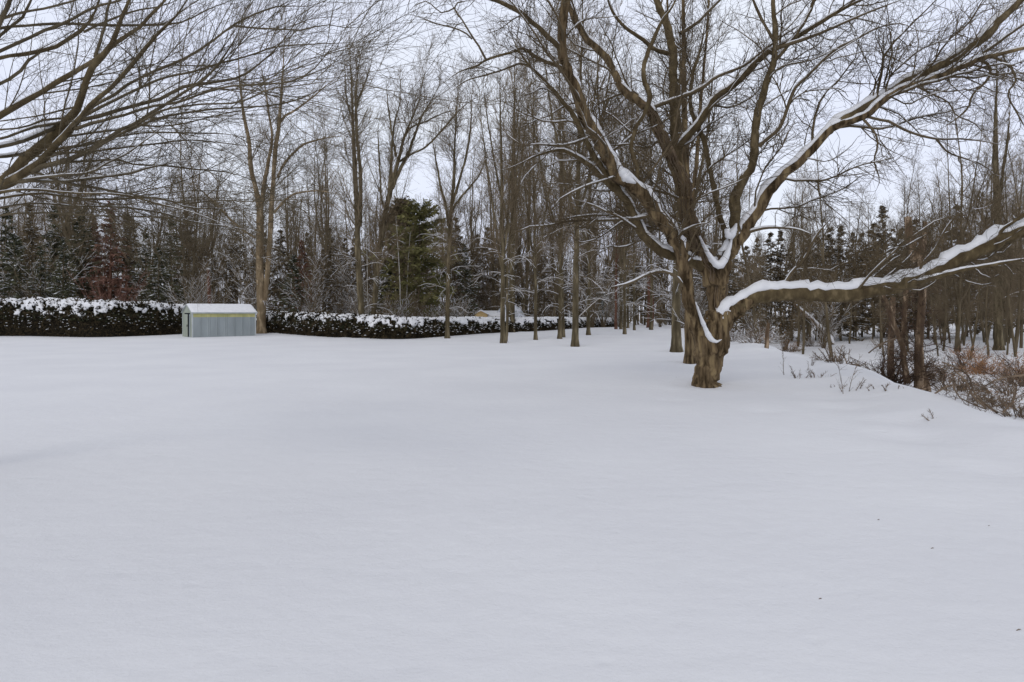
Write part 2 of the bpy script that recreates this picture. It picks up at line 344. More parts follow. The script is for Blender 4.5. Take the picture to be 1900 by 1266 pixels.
def build_traced(name, label, cat, base, limbs, Yb, mats, seed, rough=.05, sub=None, part_w=9, snow_h=.8, group=None, part_name='limb', thick_sides=14, snow_thresh=.5, fuse=None, wscale=1, low_cut=0):
    """limbs: dict key -> (points, depth change, parent key or None, snow factor)"""
    root = empty(name, base, label, cat, group); rng = np.random.RandomState(seed)
    fused = []
    done = {}; small = Geo(); smsnow = Geo(); any_small = False; L0p = []; L0r = []; L0l = []
    for j, (k, (pts, dY, par, sf)) in enumerate(limbs.items()):
        if wscale != 1: pts = [(a_, b_, c_*wscale) for a_, b_, c_ in pts]
        if pts[0][2] < 12 and abs(sf) < .45 and wscale != 1: sf = 0
        Y0 = Yb
        if par is not None and par in done:
            pp = done[par][0]; px = CX+pp[:, 0]/pp[:, 1]*F; py = HY-(pp[:, 2]-CZ)/pp[:, 1]*F
            i = np.argmin((px-pts[0][0])**2+(py-pts[0][1])**2); Y0 = pp[i, 1]
        p, r, L = px_limb(pts, Y0, Y0+dY)
        p[1:-1] += rng.randn(len(p)-2, 3)*r[1:-1, None]*.10
        r = r*(1+.05*rng.randn(len(r)))
        if pts[-1][2] < 5: r = r*(1-.65*sm(.75, 1, np.linspace(0, 1, len(r))))
        done[k] = (p, r, L)
        if fuse and k in fuse:
            if k.startswith('stem'): r = r*np.interp(np.arange(len(r)), [0, 8, 22, 40], [.82, .82, .9, 1])
            done[k] = (p, r, L)
            fused.append((p[:fuse[k]], r[:fuse[k]])); lim0 = max(0, fuse[k]-4)
            if k != 'trunk':
                g = Geo(); tubes(g, p[lim0:], r[lim0:]*.985, 28, rough, seed+j, cap=True); lo = g.obj(part_name, mats[0] if k != 'limb_low' else mats[1], root, base)
                if sf:
                    g = Geo(); snow_caps(g, p, r, snow_h*abs(sf), seed+j, 10, snow_thresh, 1.15 if abs(sf) > .8 else .9); g.obj('snow', M['snow'], lo, base)
        elif k == 'trunk':
            g = Geo(); tubes(g, p, r, 28, rough*1.3, seed+j, cap=True); g.obj('trunk', mats[0], root, base)
        elif pts[0][2] >= part_w:
            g = Geo(); tubes(g, p, r, thick_sides, rough, seed+j, cap=True); lo = g.obj(part_name, mats[0] if sf >= 0 and k.startswith('stem') else mats[1], root, base)
            if sf:
                g = Geo(); snow_caps(g, p, r, snow_h*abs(sf), seed+j, 10, snow_thresh, 1.15 if abs(sf) > .8 else .9)
                if sum(len(f) for f in g.F): g.obj('snow', M['snow'], lo, base)
        else:
            tubes(small, p, r, 7, 0); any_small = True
            if sf: snow_caps(smsnow, p, np.maximum(r, .006), 1.1*sf, seed+j, 6, snow_thresh, .9)
        if k != 'trunk':
            q, _ = resample(np.column_stack([p, r]), 30); L0p.append(q[:, :3]); L0r.append(q[:, 3]); L0l.append(L)
    L0p = np.array(L0p); L0r = np.array(L0r); L0l = np.array(L0l)
    crown = small; pp, rr, ll = L0p, L0r, L0l
    for lv, kw in enumerate(sub):
        kw = dict(kw); sides = kw.pop('sides', 3); cnt = kw.pop('count'); sn = kw.pop('snow', 0)
        q, r, L = grow(rng, pp, rr, ll, cnt, **kw)
        if low_cut and lv < 2:
            kq = q[..., 2].min(1) > low_cut; q, r, L = q[kq], r[kq], L[kq]
        tubes(crown, q, r, sides)
        if sn: snow_caps(smsnow, q, np.maximum(r, .004), sn, seed+lv, 4, .55, .75, wide=.95)
        if lv == 0: pp, rr, ll = q, r, L
        elif lv == 1:
            n6 = q.shape[1]
            pp, rr, ll = q, r, L
        else: pp, rr, ll = q, r, L
    crown.obj('crown', mats[2], root, base)
    if fused: fused_trunk(fused, mats[0], root, base)
    if sum(len(f) for f in smsnow.F): smsnow.obj('snow', M['snow'], root, base)
    return root, done

# --- the big maple
B = on_ground(1311, 716)
YB = B[1]
big = {
 'trunk': ([(1311, 734, 58), (1311, 718, 50), (1312, 704, 45), (1314, 688, 46), (1316, 670, 51), (1319, 650, 60), (1322, 632, 65), (1327, 612, 54), (1330, 580, 40)], 0, None, 0),
 'stem_mid': ([(1326, 628, 44), (1331, 600, 43), (1332, 560, 43), (1328, 530, 44), (1316, 500, 46), (1300, 470, 42), (1283, 433, 36), (1272, 395, 33), (1268, 347, 30), (1256, 312, 27), (1243, 286, 24), (1228, 251, 22), (1216, 227, 20), (1206, 204, 18), (1187, 190, 16), (1166, 175, 16), (1152, 161, 15), (1137, 130, 14), (1126, 107, 14), (1095, 78, 13), (1071, 45, 12), (1057, 14, 10), (1040, -40, 8), (1020, -110, 6)], 1.2, 'trunk', .75),
 'stem_left': ([(1312, 655, 36), (1300, 622, 30), (1287, 590, 29), (1277, 555, 27), (1269, 508, 26), (1263, 465, 27), (1245, 431, 27), (1222, 402, 26), (1200, 371, 25), (1175, 347, 26), (1147, 327, 26), (1133, 306, 25), (1123, 284, 24), (1104, 249, 22), (1083, 213, 22), (1071, 171, 20), (1054, 137, 19), (1043, 95, 18), (1044, 47, 17), (1050, 0, 16), (1052, -60, 14), (1060, -150, 11), (1062, -260, 7)], -2.2, 'trunk', 1.3),
 'limb_b': ([(1312, 500, 22), (1296, 492, 19), (1274, 480, 18), (1243, 474, 18), (1217, 460, 17), (1194, 437, 16), (1176, 402, 15), (1161, 371, 15), (1142, 352, 14), (1111, 326, 11), (1095, 307, 10), (1071, 291, 8), (1047, 280, 7), (1024, 280, 6), (994, 290, 5), (960, 306, 3.5), (925, 318, 2.5)], -1.4, 'stem_mid', 1.5),
 'limb_c': ([(1160, 368, 12), (1128, 325, 11), (1104, 294, 11), (1092, 270, 10), (1078, 244, 10), (1064, 213, 9), (1043, 188, 8), (1024, 166, 8), (1000, 140, 7), (984, 125, 5), (967, 101, 4), (950, 70, 3), (940, 40, 2)], -1.5, 'limb_b', .5),
 'limb_d': ([(1042, 96, 11), (1034, 84, 10), (1019, 71, 10), (995, 47, 9), (971, 28, 9), (947, 13, 8), (916, 0, 7), (880, -8, 5), (840, -12, 4), (800, -8, 2.5)], -1.2, 'stem_left', .4),
 'limb_e': ([(1050, 132, 9), (1035, 122, 7), (1019, 117, 7), (996, 107, 7), (971, 90, 6), (954, 96, 5), (936, 101, 5), (902, 111, 5), (886, 122, 4), (853, 133, 3), (838, 143, 2.5), (820, 156, 2)], -.5, 'stem_left', .4),
 'limb_e2': ([(902, 111, 4), (889, 87, 4), (873, 63, 3.5), (857, 36, 3), (842, 14, 3), (850, 5, 3), (876, 0, 2)], -.2, 'limb_e', 0),
 'limb_e3': ([(876, 73, 3.5), (861, 60, 3), (838, 51, 3), (805, 43, 2.5), (782, 33, 2), (768, 30, 1.5)], -.3, 'limb_e2', 0),
 'limb_e4': ([(845, 14, 3), (820, 24, 2.5), (802, 10, 2), (790, 2, 2), (765, 14, 1.5)], .3, 'limb_e2', 0),
 'limb_e5': ([(985, 125, 5), (965, 118, 4), (938, 128, 3.5), (900, 140, 3), (865, 150, 2.5), (835, 172, 2)], .6, 'limb_c', 0),
 'limb_a1': ([(1182, 348, 9), (1182, 312, 8), (1171, 275, 7), (1180, 238, 7), (1195, 212, 8), (1206, 180, 9), (1196, 152, 9), (1194, 125, 8), (1203, 95, 8), (1215, 68, 7), (1228, 40, 6), (1252, 5, 5), (1270, -40, 4)], -.8, 'stem_left', .3),
 'limb_g2': ([(1270, 345, 20), (1262, 310, 18), (1254, 280, 16), (1251, 240, 15), (1250, 200, 15), (1249, 142, 15), (1249, 100, 15), (1240, 55, 14), (1228, 25, 13), (1214, -10, 11), (1195, -60, 8), (1190, -120, 5)], 1.2, 'stem_mid', .2),
 'limb_h': ([(1258, 285, 13), (1265, 266, 12), (1296, 230, 12), (1325, 187, 12), (1355, 163, 11), (1379, 142, 11), (1403, 118, 10), (1426, 97, 10), (1450, 85, 9), (1474, 72, 9), (1509, 50, 8), (1545, 28, 7), (1580, 9, 6), (1620, -8, 5), (1680, -30, 3)], -2.0, 'limb_g2', 1.3),
 'limb_h2': ([(1206, 203, 8), (1222, 196, 7), (1251, 185, 7), (1296, 168, 7), (1332, 142, 6), (1379, 123, 5), (1420, 92, 4), (1470, 55, 3), (1520, 30, 2)], -1.2, 'stem_mid', .8),
 'limb_h3': ([(1240, 100, 9), (1215, 92, 8), (1190, 72, 7), (1165, 55, 6), (1142, 32, 5), (1130, 5, 4), (1120, -30, 3)], -1, 'limb_g2', .5),
 'limb_h4': ([(1262, 62, 7), (1290, 45, 7), (1315, 20, 6), (1340, -5, 5), (1370, -40, 3)], .5, 'limb_g2', .2),
 'stem_right': ([(1330, 530, 34), (1340, 502, 34), (1350, 474, 30), (1371, 443, 27), (1388, 420, 25), (1410, 388, 24), (1425, 359, 23), (1447, 331, 20), (1479, 303, 18), (1503, 280, 17), (1522, 260, 16), (1545, 239, 14), (1580, 225, 13), (1611, 213, 12), (1635, 190, 12), (1668, 168, 12), (1711, 154, 11), (1746, 140, 11), (1782, 126, 10), (1820, 109, 9), (1853, 102, 9), (1900, 89, 8), (1960, 80, 6), (2040, 60, 4)], -2.4, 'trunk', 1.7),
 'limb_r2': ([(1522, 262, 13), (1545, 236, 15), (1568, 221, 17), (1592, 208, 17), (1616, 194, 16), (1645, 176, 15), (1680, 152, 15), (1720, 134, 16), (1770, 109, 16), (1805, 86, 16), (1834, 62, 16), (1853, 40, 15), (1876, 17, 14), (1900, -6, 13), (1940, -50, 10), (1980, -110, 6)], -1.0, 'stem_right', 1.7),
 'limb_r3': ([(1800, 122, 6), (1828, 97, 6), (1853, 78, 6), (1900, 45, 5), (1950, 15, 4)], .2, 'stem_right', .6),
 'limb_j': ([(1358, 462, 21), (1363, 435, 20), (1363, 400, 19), (1364, 369, 19), (1374, 345, 18), (1389, 322, 17), (1399, 297, 15), (1401, 249, 14), (1405, 213, 14), (1414, 185, 13), (1422, 154, 12), (1434, 120, 11), (1438, 95, 10), (1438, 59, 9), (1435, 24, 8), (1435, -10, 7), (1440, -60, 5)], -1.2, 'stem_right', .3),
 'limb_j2': ([(1408, 272, 8), (1418, 262, 7), (1434, 250, 7), (1450, 231, 7), (1474, 166, 6), (1493, 147, 6), (1521, 118, 5), (1550, 92, 5), (1592, 71, 4), (1628, 52, 3), (1670, 44, 2.5), (1700, 56, 2), (1735, 66, 1.5)], -1.4, 'limb_j', .5),
 'limb_j3': ([(1436, 112, 9), (1458, 88, 9), (1478, 62, 8), (1498, 30, 7), (1515, -10, 6), (1530, -50, 4)], .7, 'limb_j', .3),
 'limb_j4': ([(1435, 75, 6), (1427, 60, 6), (1417, 43, 5), (1403, 14, 5), (1390, -20, 3)], .3, 'limb_j', 0),
 'limb_j5': ([(1440, 90, 7), (1470, 80, 7), (1505, 68, 6), (1545, 52, 5), (1600, 28, 4), (1650, 8, 3), (1690, -5, 2)], -.9, 'limb_j', .5),
 'limb_k': ([(1345, 470, 11), (1345, 430, 10), (1336, 405, 10), (1328, 365, 10), (1321, 330, 9), (1313, 296, 9), (1306, 261, 9), (1290, 225, 8), (1281, 190, 7), (1285, 140, 6), (1300, 90, 5), (1310, 30, 4)], 1.6, 'stem_right', .3),
 'limb_low': ([(1323, 640, 44), (1336, 611, 36), (1350, 590, 30), (1368, 574, 30), (1390, 558, 29), (1420, 549, 28), (1450, 545, 27), (1484, 545, 27), (1520, 547, 27), (1570, 547, 27), (1616, 540, 26), (1650, 533, 26), (1690, 524, 26), (1730, 508, 26), (1770, 489, 26), (1808, 468, 27), (1848, 450, 28), (1885, 433, 26), (1930, 412, 22), (1980, 385, 18), (2050, 340, 12)], -2.0, 'trunk', 1.9),
 'limb_low2': ([(1570, 545, 13), (1610, 538, 12), (1650, 531, 12), (1690, 526, 11), (1730, 517, 10), (1765, 507, 9), (1795, 500, 8), (1830, 494, 7), (1870, 486, 5), (1910, 480, 4), (1960, 476, 3)], -1.2, 'limb_low', 1.4),
 'limb_low3': ([(1845, 450, 9), (1853, 432, 8), (1862, 424, 7), (1880, 412, 6), (1905, 395, 5), (1940, 370, 4)], -.5, 'limb_low', .5),
 'limb_l1': ([(1268, 535, 8), (1261, 522, 6), (1246, 508, 5.5), (1223, 504, 5), (1201, 510, 5), (1175, 523, 5), (1155, 529, 4), (1130, 533, 3)], -1.2, 'stem_left', 1.0),
 'limb_l2': ([(1186, 428, 6), (1172, 420, 5), (1147, 402, 4), (1118, 390, 4), (1098, 380, 3), (1070, 372, 2)], -1.0, 'limb_b', 1.1),
 'limb_l3': ([(1256, 445, 6), (1266, 432, 5), (1280, 424, 4), (1295, 417, 3.5), (1315, 414, 2.5)], -1.0, 'stem_left', 1.3),
 'limb_l4': ([(1380, 432, 6), (1400, 428, 5), (1422, 423, 5), (1450, 423, 4), (1480, 426, 3), (1510, 436, 2)], -1.4, 'stem_right', 1.4),
 'limb_d1': ([(1602, 222, 5), (1615, 236, 4.5), (1625, 249, 4), (1628, 272, 3.5), (1622, 300, 3), (1632, 335, 2), (1621, 362, 1.2)], -.5, 'stem_right', 0),
 'limb_d2': ([(1608, 216, 6), (1630, 222, 5), (1650, 226, 5), (1668, 236, 5), (1699, 249, 4.5), (1737, 258, 4), (1782, 258, 3), (1829, 263, 2.5), (1870, 272, 1.5)], -.8, 'stem_right', .3),
 'limb_d3': ([(1737, 258, 4), (1758, 282, 3.5), (1780, 291, 3), (1815, 303, 2.5), (1850, 322, 1.5)], .2, 'limb_d2', 0),
 'limb_d4': ([(1820, 112, 6), (1836, 122, 5.5), (1838, 135, 5), (1829, 152, 4.5), (1805, 175, 4), (1796, 201, 3.5), (1770, 224, 3), (1745, 240, 2)], -.5, 'stem_right', 0),
 'limb_d5': ([(1838, 105, 5), (1870, 120, 4.5), (1885, 150, 4), (1870, 175, 3), (1890, 215, 3), (1910, 250, 2)], -.8, 'stem_right', 0),
 'limb_d6': ([(1700, 160, 4), (1730, 175, 3.5), (1760, 190, 3), (1775, 215, 2.5), (1810, 230, 2), (1830, 260, 1.5)], -1.0, 'stem_right', 0),
 'limb_low4': ([(1440, 552, 7), (1452, 532, 6), (1470, 505, 6), (1492, 480, 5), (1505, 455, 5), (1520, 430, 4), (1548, 400, 3)], -.5, 'limb_low', .4),
 'limb_low5': ([(1700, 520, 6), (1712, 490, 5), (1735, 462, 4), (1752, 430, 4), (1775, 400, 3), (1800, 385, 2)], -.6, 'limb_low', .4),
}
big_sub = [
 dict(count=400, lo=1.0, hi=2.7, ang=(30, 72), up=.03, wander=.21, ratio=.011, Mn=9, rk=.55, sides=5, snow=1.4, tmin=.18),
 dict(count=4200, lo=.5, hi=1.35, ang=(28, 65), up=.03, wander=.22, ratio=.009, Mn=6, rk=.65, sides=3, tmin=.1, rmin=.004),
 dict(count=19000, lo=.22, hi=.65, ang=(25, 60), up=.03, wander=.3, ratio=.008, Mn=4, rk=.7, sides=3, tmin=.1, rmin=.0032, tip=.6),
]
big_root, big_done = build_traced('maple_tree', 'big spreading maple on the lawn with a thick snow-laden limb reaching low over the bank', 'tree', B, big, YB,
    [M['bark_maple'], M['bark_limb'], M['twig']], 11, .045, big_sub, 9, .62, low_cut=1.8, snow_thresh=.27, fuse={'trunk': 99, 'stem_mid': 17, 'stem_left': 17, 'stem_right': 12, 'limb_low': 11})
# crotch snow of the maple
g = Geo()
def blob(g, c, s, seed, n=10, m=16):
    rs = np.random.RandomState(seed); th = np.linspace(0, 2*np.pi, m, endpoint=False); ph = np.linspace(0, np.pi, n)
    T, Ph = np.meshgrid(th, ph); r = 1+.10*np.sin(3*T+rs.uniform(0, 6))*np.sin(Ph)+.06*rs.randn(n, m)*np.sin(Ph)
    V = np.stack([s[0]*r*np.sin(Ph)*np.cos(T), s[1]*r*np.sin(Ph)*np.sin(T), s[2]*r*np.cos(Ph)], -1)+np.array(c)
    i = np.arange(n*m).reshape(n, m)
    g.add(V, np.stack([i[:-1], np.roll(i[:-1], -1, 1), np.roll(i[1:], -1, 1), i[1:]], -1).reshape(-1, 4))
def drift(g, pts, Y0, seed, h=1.):
    p, r, L = px_limb(pts, Y0, Y0, 26); t, _, _ = frames(p[None]); up = np.zeros_like(p); up[:, 2] = 1; t = t[0]
    n = norm(up-t*t[:, 2:3]); s_ = np.cross(t, n); th = np.arange(12)/12*2*np.pi; rs = np.random.RandomState(seed)
    e = np.sin(np.linspace(.12, np.pi-.12, 26))**.45*(1+.08*rs.randn(26))
    V = p[:, None]+(e*.15)[:, None, None]*np.cos(th)[None, :, None]*np.array([0, 1, 0])+(e*r*h)[:, None, None]*np.sin(th)[None, :, None]*n[:, None]
    i = np.arange(26*12).reshape(26, 12); g.add(V, np.stack([i[:-1], np.roll(i[:-1], -1, 1), np.roll(i[1:], -1, 1), i[1:]], -1).reshape(-1, 4))
drift(g, [(1298, 438, 5), (1308, 460, 9), (1320, 480, 16), (1333, 492, 26), (1344, 482, 24), (1352, 462, 16), (1358, 440, 8)], YB-.34, 1, .62)
drift(g, [(1290, 560, 3), (1300, 588, 4), (1309, 610, 6), (1318, 628, 12), (1328, 634, 10), (1338, 630, 4)], YB-.34, 2)
drift(g, [(1314, 606, 4), (1322, 598, 7), (1336, 592, 8), (1348, 582, 8), (1358, 568, 10), (1370, 556, 12), (1382, 546, 12)], YB-.12, 3)
drift(g, [(1346, 425, 6), (1350, 432, 14), (1355, 436, 18), (1361, 428, 12), (1366, 415, 5)], YB-.45, 4)
drift(g, [(1145, 292, 4), (1150, 312, 12), (1160, 328, 18), (1172, 336, 14), (1180, 340, 6)], YB-.95, 5)
g.obj('snow', M['snow'], big_root, B)
# thin vines running up the main stem
g = Geo(); rng = np.random.RandomState(3)
sp, srr, _ = big_done['stem_mid']
for k in range(34):
    a0, a1 = sorted(rng.randint(0, 46, 2)); a1 = max(a1, a0+8); a1 = min(a1, len(sp)-1)
    th0 = rng.uniform(-2.6, -.5); q = []
    for i in range(a0, a1):
        th = th0+.25*math.sin(i*.4+k); q.append(sp[i]+(srr[i]*1.07)*np.array([math.cos(th), math.sin(th), 0]))
    if len(q) > 4: tubes(g, np.array(q), np.full(len(q), rng.uniform(.004, .009)), 4)
g.obj('vine', M['brush'], big_root, B)

# --- the near tree at the edge of the frame
YL = 7.2
left = {
 'trunk': ([(-185, 980, 95), (-180, 900, 82), (-170, 800, 74), (-150, 640, 68), (-130, 540, 62), (-115, 480, 60), (-105, 420, 55), (-100, 300, 46), (-90, 150, 40), (-70, -50, 32), (-60, -300, 22), (-50, -520, 12)], 0, None, 0),
 'lm': ([(-112, 470, 44), (-70, 420, 38), (-35, 375, 36), (0, 342, 32), (20, 330, 26), (32, 316, 24), (47, 296, 23), (79, 269, 22), (107, 245, 22), (126, 225, 20), (142, 204, 15), (150, 180, 13), (158, 155, 13), (171, 126, 13), (186, 107, 13), (207, 84, 11), (215, 63, 9), (224, 36, 8), (235, 13, 7), (240, 0, 7), (252, -50, 5), (262, -110, 3)], -.3, 'trunk', .35),
 'lb': ([(0, 345, 24), (32, 329, 20), (66, 308, 17), (88, 288, 15), (107, 266, 14), (130, 242, 13), (158, 210, 11), (174, 190, 10), (205, 164, 9), (229, 139, 9), (253, 111, 9), (278, 79, 8), (300, 56, 7), (324, 33, 6), (347, 0, 5), (375, -45, 3)], -1.2, 'lm', .4),
 'lc': ([(62, 318, 14), (85, 308, 12), (111, 302, 11), (142, 291, 10), (177, 274, 10), (198, 260, 9), (224, 241, 8), (253, 228, 7), (284, 207, 7), (300, 199, 7), (336, 175, 6), (368, 155, 5), (397, 130, 5), (433, 78, 4), (450, 40, 3), (462, 0, 2)], -1.6, 'lb', .35),
 'ld': ([(120, 232, 12), (150, 222, 10), (182, 217, 9), (221, 204, 9), (253, 195, 8), (277, 190, 8), (300, 182, 8), (347, 159, 7), (407, 152, 6), (447, 142, 5), (480, 120, 4), (513, 90, 3.5), (540, 55, 3), (562, 24, 2.5), (606, 0, 2)], -1.0, 'lm', .3),
 'le': ([(-108, 300, 30), (-60, 255, 20), (-20, 226, 16), (0, 214, 15), (28, 199, 14), (44, 190, 14), (63, 178, 13), (95, 160, 12), (130, 139, 11), (160, 121, 10), (186, 104, 9), (210, 84, 9), (232, 68, 9), (253, 57, 8), (268, 41, 7), (289, 19, 7), (303, 5, 6), (330, -25, 4), (370, -60, 3)], .4, 'trunk', .5),
 'le2': ([(176, 106, 7), (188, 71, 6), (196, 44, 6), (197, 24, 5), (205, 0, 5), (215, -40, 3)], .3, 'le', 0),
 'lf': ([(-100, 150, 14), (-50, 120, 10), (0, 95, 8), (47, 74, 7), (80, 58, 7), (111, 47, 7), (150, 27, 6), (174, 13, 6), (205, 6, 5), (240, -5, 4), (290, -30, 2)], .3, 'trunk', .2),
 'lg': ([(-100, 180, 16), (-50, 130, 11), (0, 107, 9), (47, 101, 9), (76, 95, 9), (103, 87, 9), (126, 73, 8), (150, 58, 8), (167, 39, 6), (178, 19, 5), (190, -15, 4), (215, -60, 2)], .8, 'trunk', .2),
 'lg2': ([(155, 60, 5), (180, 47, 5), (215, 33, 4.5), (250, 20, 4), (300, 12, 3), (340, -5, 2)], .3, 'lg', .2),
 'lh': ([(-95, 90, 12), (-40, 65, 8), (0, 52, 6), (63, 46, 6), (126, 44, 6), (190, 47, 6), (253, 47, 5.5), (300, 46, 5), (336, 42, 4), (383, 19, 4), (410, 8, 3), (450, -5, 2)], .9, 'trunk', .2),
 'li': ([(-60, 120, 14), (-20, 80, 12), (2, 38, 10), (9, 24, 10), (20, 0, 9), (32, -50, 6)], -.5, 'trunk', 0),
 'lj': ([(6, 34, 7), (30, 26, 6), (63, 19, 5), (90, 15, 5), (111, 9, 5), (142, 0, 4), (175, -14, 2)], .2, 'li', .1),
 'lk': ([(-60, 140, 8), (-25, 90, 7), (0, 66, 6), (20, 50, 6), (36, 40, 6), (50, 18, 5), (58, 0, 5), (75, -40, 3)], .4, 'trunk', 0),
 'll': ([(-80, 210, 10), (-35, 175, 8), (0, 156, 7), (32, 139, 7), (44, 125, 6), (52, 113, 6), (64, 104, 5), (76, 97, 5), (98, 84, 4)], .8, 'trunk', .1),
 'lm1': ([(108, 234, 12), (98, 238, 12), (71, 250, 10), (40, 262, 10), (0, 272, 9), (-40, 278, 7), (-90, 275, 5)], -1.2, 'lm', 1.0),
 'lm2': ([(50, 285, 9), (25, 288, 8), (0, 291, 8), (-40, 290, 6), (-90, 280, 4)], -1.0, 'lm', 1.0),
 'lm3': ([(120, 226, 7), (98, 230, 7), (63, 236, 7), (32, 247, 6), (0, 258, 6), (-40, 262, 5), (-80, 250, 3)], -.8, 'lm', .5),
 'lm4': ([(130, 219, 5), (100, 221, 5), (76, 224, 5), (47, 236, 4), (0, 241, 4), (-50, 240, 3)], -.3, 'lm', .3),
 'lm5': ([(142, 198, 4), (120, 203, 4), (95, 210, 4), (60, 217, 3), (30, 221, 3), (0, 225, 3), (-50, 230, 2)], -.4, 'lm', .3),
 'ln1': ([(120, 254, 6), (136, 252, 5), (174, 246, 5), (226, 240, 4), (262, 233, 4), (300, 235, 4), (347, 228, 3), (400, 215, 2.5), (470, 200, 2), (530, 190, 1.5)], -.6, 'lm', .4),
 'ln2': ([(95, 280, 6), (111, 276, 6), (158, 269, 6), (198, 258, 5), (230, 252, 4), (270, 246, 4), (300, 246, 4), (360, 247, 3.5), (418, 249, 3), (466, 256, 2)], -1.0, 'lm', .3),
 'ln3': ([(88, 284, 6), (101, 283, 5), (142, 283, 5), (174, 281, 5), (221, 275, 4), (269, 269, 4), (300, 266, 4), (345, 260, 3), (400, 264, 2.5), (470, 272, 2), (520, 275, 1.5)], -.4, 'lb', .4),
 'ln4': ([(110, 303, 6), (136, 300, 5), (170, 299, 5), (205, 297, 5), (237, 299, 4.5), (253, 307, 4), (300, 307, 4), (359, 314, 3.5), (418, 319, 3), (466, 333, 2), (500, 350, 1.5)], -.3, 'lc', .4),
 'ln5': ([(30, 336, 8), (70, 331, 6), (111, 326, 6), (166, 321, 5), (197, 304, 4), (237, 285, 3.5), (261, 267, 3), (292, 245, 2.5), (320, 215, 1.5)], -1.2, 'lb', .7),
 'ln6': ([(35, 338, 8), (63, 336, 7), (126, 337, 6), (174, 331, 6), (205, 327, 5), (237, 323, 5), (284, 310, 4), (320, 303, 3), (370, 296, 2)], -.6, 'lb', .9),
 'ln7': ([(30, 330, 7), (55, 321, 6), (75, 323, 6), (95, 331, 6), (126, 342, 6), (174, 348, 6), (237, 361, 5), (300, 370, 4), (347, 378, 4), (400, 372, 3), (470, 374, 2.5), (560, 370, 2), (620, 378, 1.2)], -1.0, 'lb', .4),
 'ln8': ([(-105, 420, 16), (-40, 378, 9), (0, 358, 7), (40, 352, 6), (79, 353, 6), (142, 359, 5), (221, 361, 5), (270, 372, 4), (300, 380, 4), (350, 392, 3), (400, 410, 2), (450, 432, 1.5)], -1.2, 'trunk', .5),
 'ln9': ([(-108, 430, 16), (-50, 385, 9), (0, 369, 6), (63, 359, 6), (98, 361, 5), (142, 368, 5), (190, 370, 5), (250, 368, 4), (300, 368, 4), (347, 385, 3.5), (395, 387, 3), (442, 388, 2.5), (500, 387, 1.5)], -.2, 'trunk', 1.1),
 'ln10': ([(-108, 440, 14), (-50, 400, 8), (0, 386, 5), (63, 377, 4), (142, 383, 4), (221, 384, 3.5), (300, 395, 3), (360, 412, 2.5), (420, 420, 2), (480, 432, 1.5)], .5, 'trunk', .5),
 'ln11': ([(-110, 450, 14), (-50, 415, 8), (0, 400, 5), (70, 395, 4), (150, 399, 4), (230, 402, 3), (300, 404, 3), (380, 418, 2), (450, 422, 1.2)], -.8, 'trunk', .3),
 'lp1': ([(158, 206, 8), (180, 192, 7), (205, 180, 7), (240, 155, 6), (270, 140, 6), (300, 126, 6), (330, 115, 6), (359, 99, 5.5), (384, 84, 5), (407, 66, 5), (433, 47, 4.5), (455, 35, 4), (478, 24, 4), (520, 11, 3), (572, 12, 2.5), (620, -4, 1.5)], .8, 'lb', .2),
 'lp2': ([(132, 226, 8), (170, 208, 7), (205, 190, 6), (250, 168, 6), (300, 146, 5), (359, 133, 5), (407, 118, 4.5), (440, 110, 4), (480, 98, 4), (508, 88, 3.5), (561, 83, 3), (632, 80, 2.5), (698, 76, 2), (712, 65, 1.2)], -2.0, 'lm', .3),
 'lp3': ([(140, 240, 8), (180, 226, 7), (230, 214, 6), (280, 198, 6), (330, 190, 5), (380, 172, 5), (430, 160, 4.5), (490, 157, 4), (537, 152, 4), (570, 138, 3.5), (596, 114, 3), (620, 80, 2.5), (636, 57, 2), (660, 36, 1.8), (679, 12, 1.2)], -2.2, 'lb', .3),
 'lp4': ([(160, 285, 7), (200, 262, 6), (250, 235, 6), (300, 206, 5), (371, 194, 4), (442, 190, 4), (500, 166, 3.5), (545, 160, 3), (608, 152, 2.5), (660, 146, 1.5)], -2.5, 'lc', .3),
 'lp5': ([(433, 48, 4), (470, 52, 4), (513, 54, 3.5), (561, 56, 3), (603, 46, 2.5), (644, 52, 2), (691, 50, 1.2)], -.4, 'lp1', .2),
 'lp6': ([(190, 262, 6), (245, 240, 5), (300, 218, 5), (383, 204, 4), (440, 200, 4), (490, 197, 3.5), (537, 190, 3), (596, 166, 2.5), (644, 142, 1.5)], .8, 'lc', .3),
}
BL = P(-188, 985, YL); BL[2] = ground(BL[0], BL[1])-.05
left_sub = [
 dict(count=240, lo=.8, hi=1.9, ang=(14, 38), up=.01, wander=.07, ratio=.006, Mn=9, rk=.5, sides=5, snow=.0, tmin=.2, rmin=.003),
 dict(count=2100, lo=.35, hi=.9, ang=(20, 50), up=.02, wander=.09, ratio=.005, Mn=5, rk=.6, sides=3, rmin=.0018),
 dict(count=10500, lo=.12, hi=.34, ang=(25, 60), up=.02, wander=.12, ratio=.004, Mn=4, rk=.6, sides=3, rmin=.0012, tip=.6),
]
build_traced('beech_tree', 'near bare tree at the frame edge sending long sweeping branches across the sky', 'tree', BL, left, YL,
    [M['bark_grey'], M['bark_limb'], M['twig_left']], 21, .03, left_sub, 12, .5, thick_sides=10, snow_thresh=.6, wscale=.84)

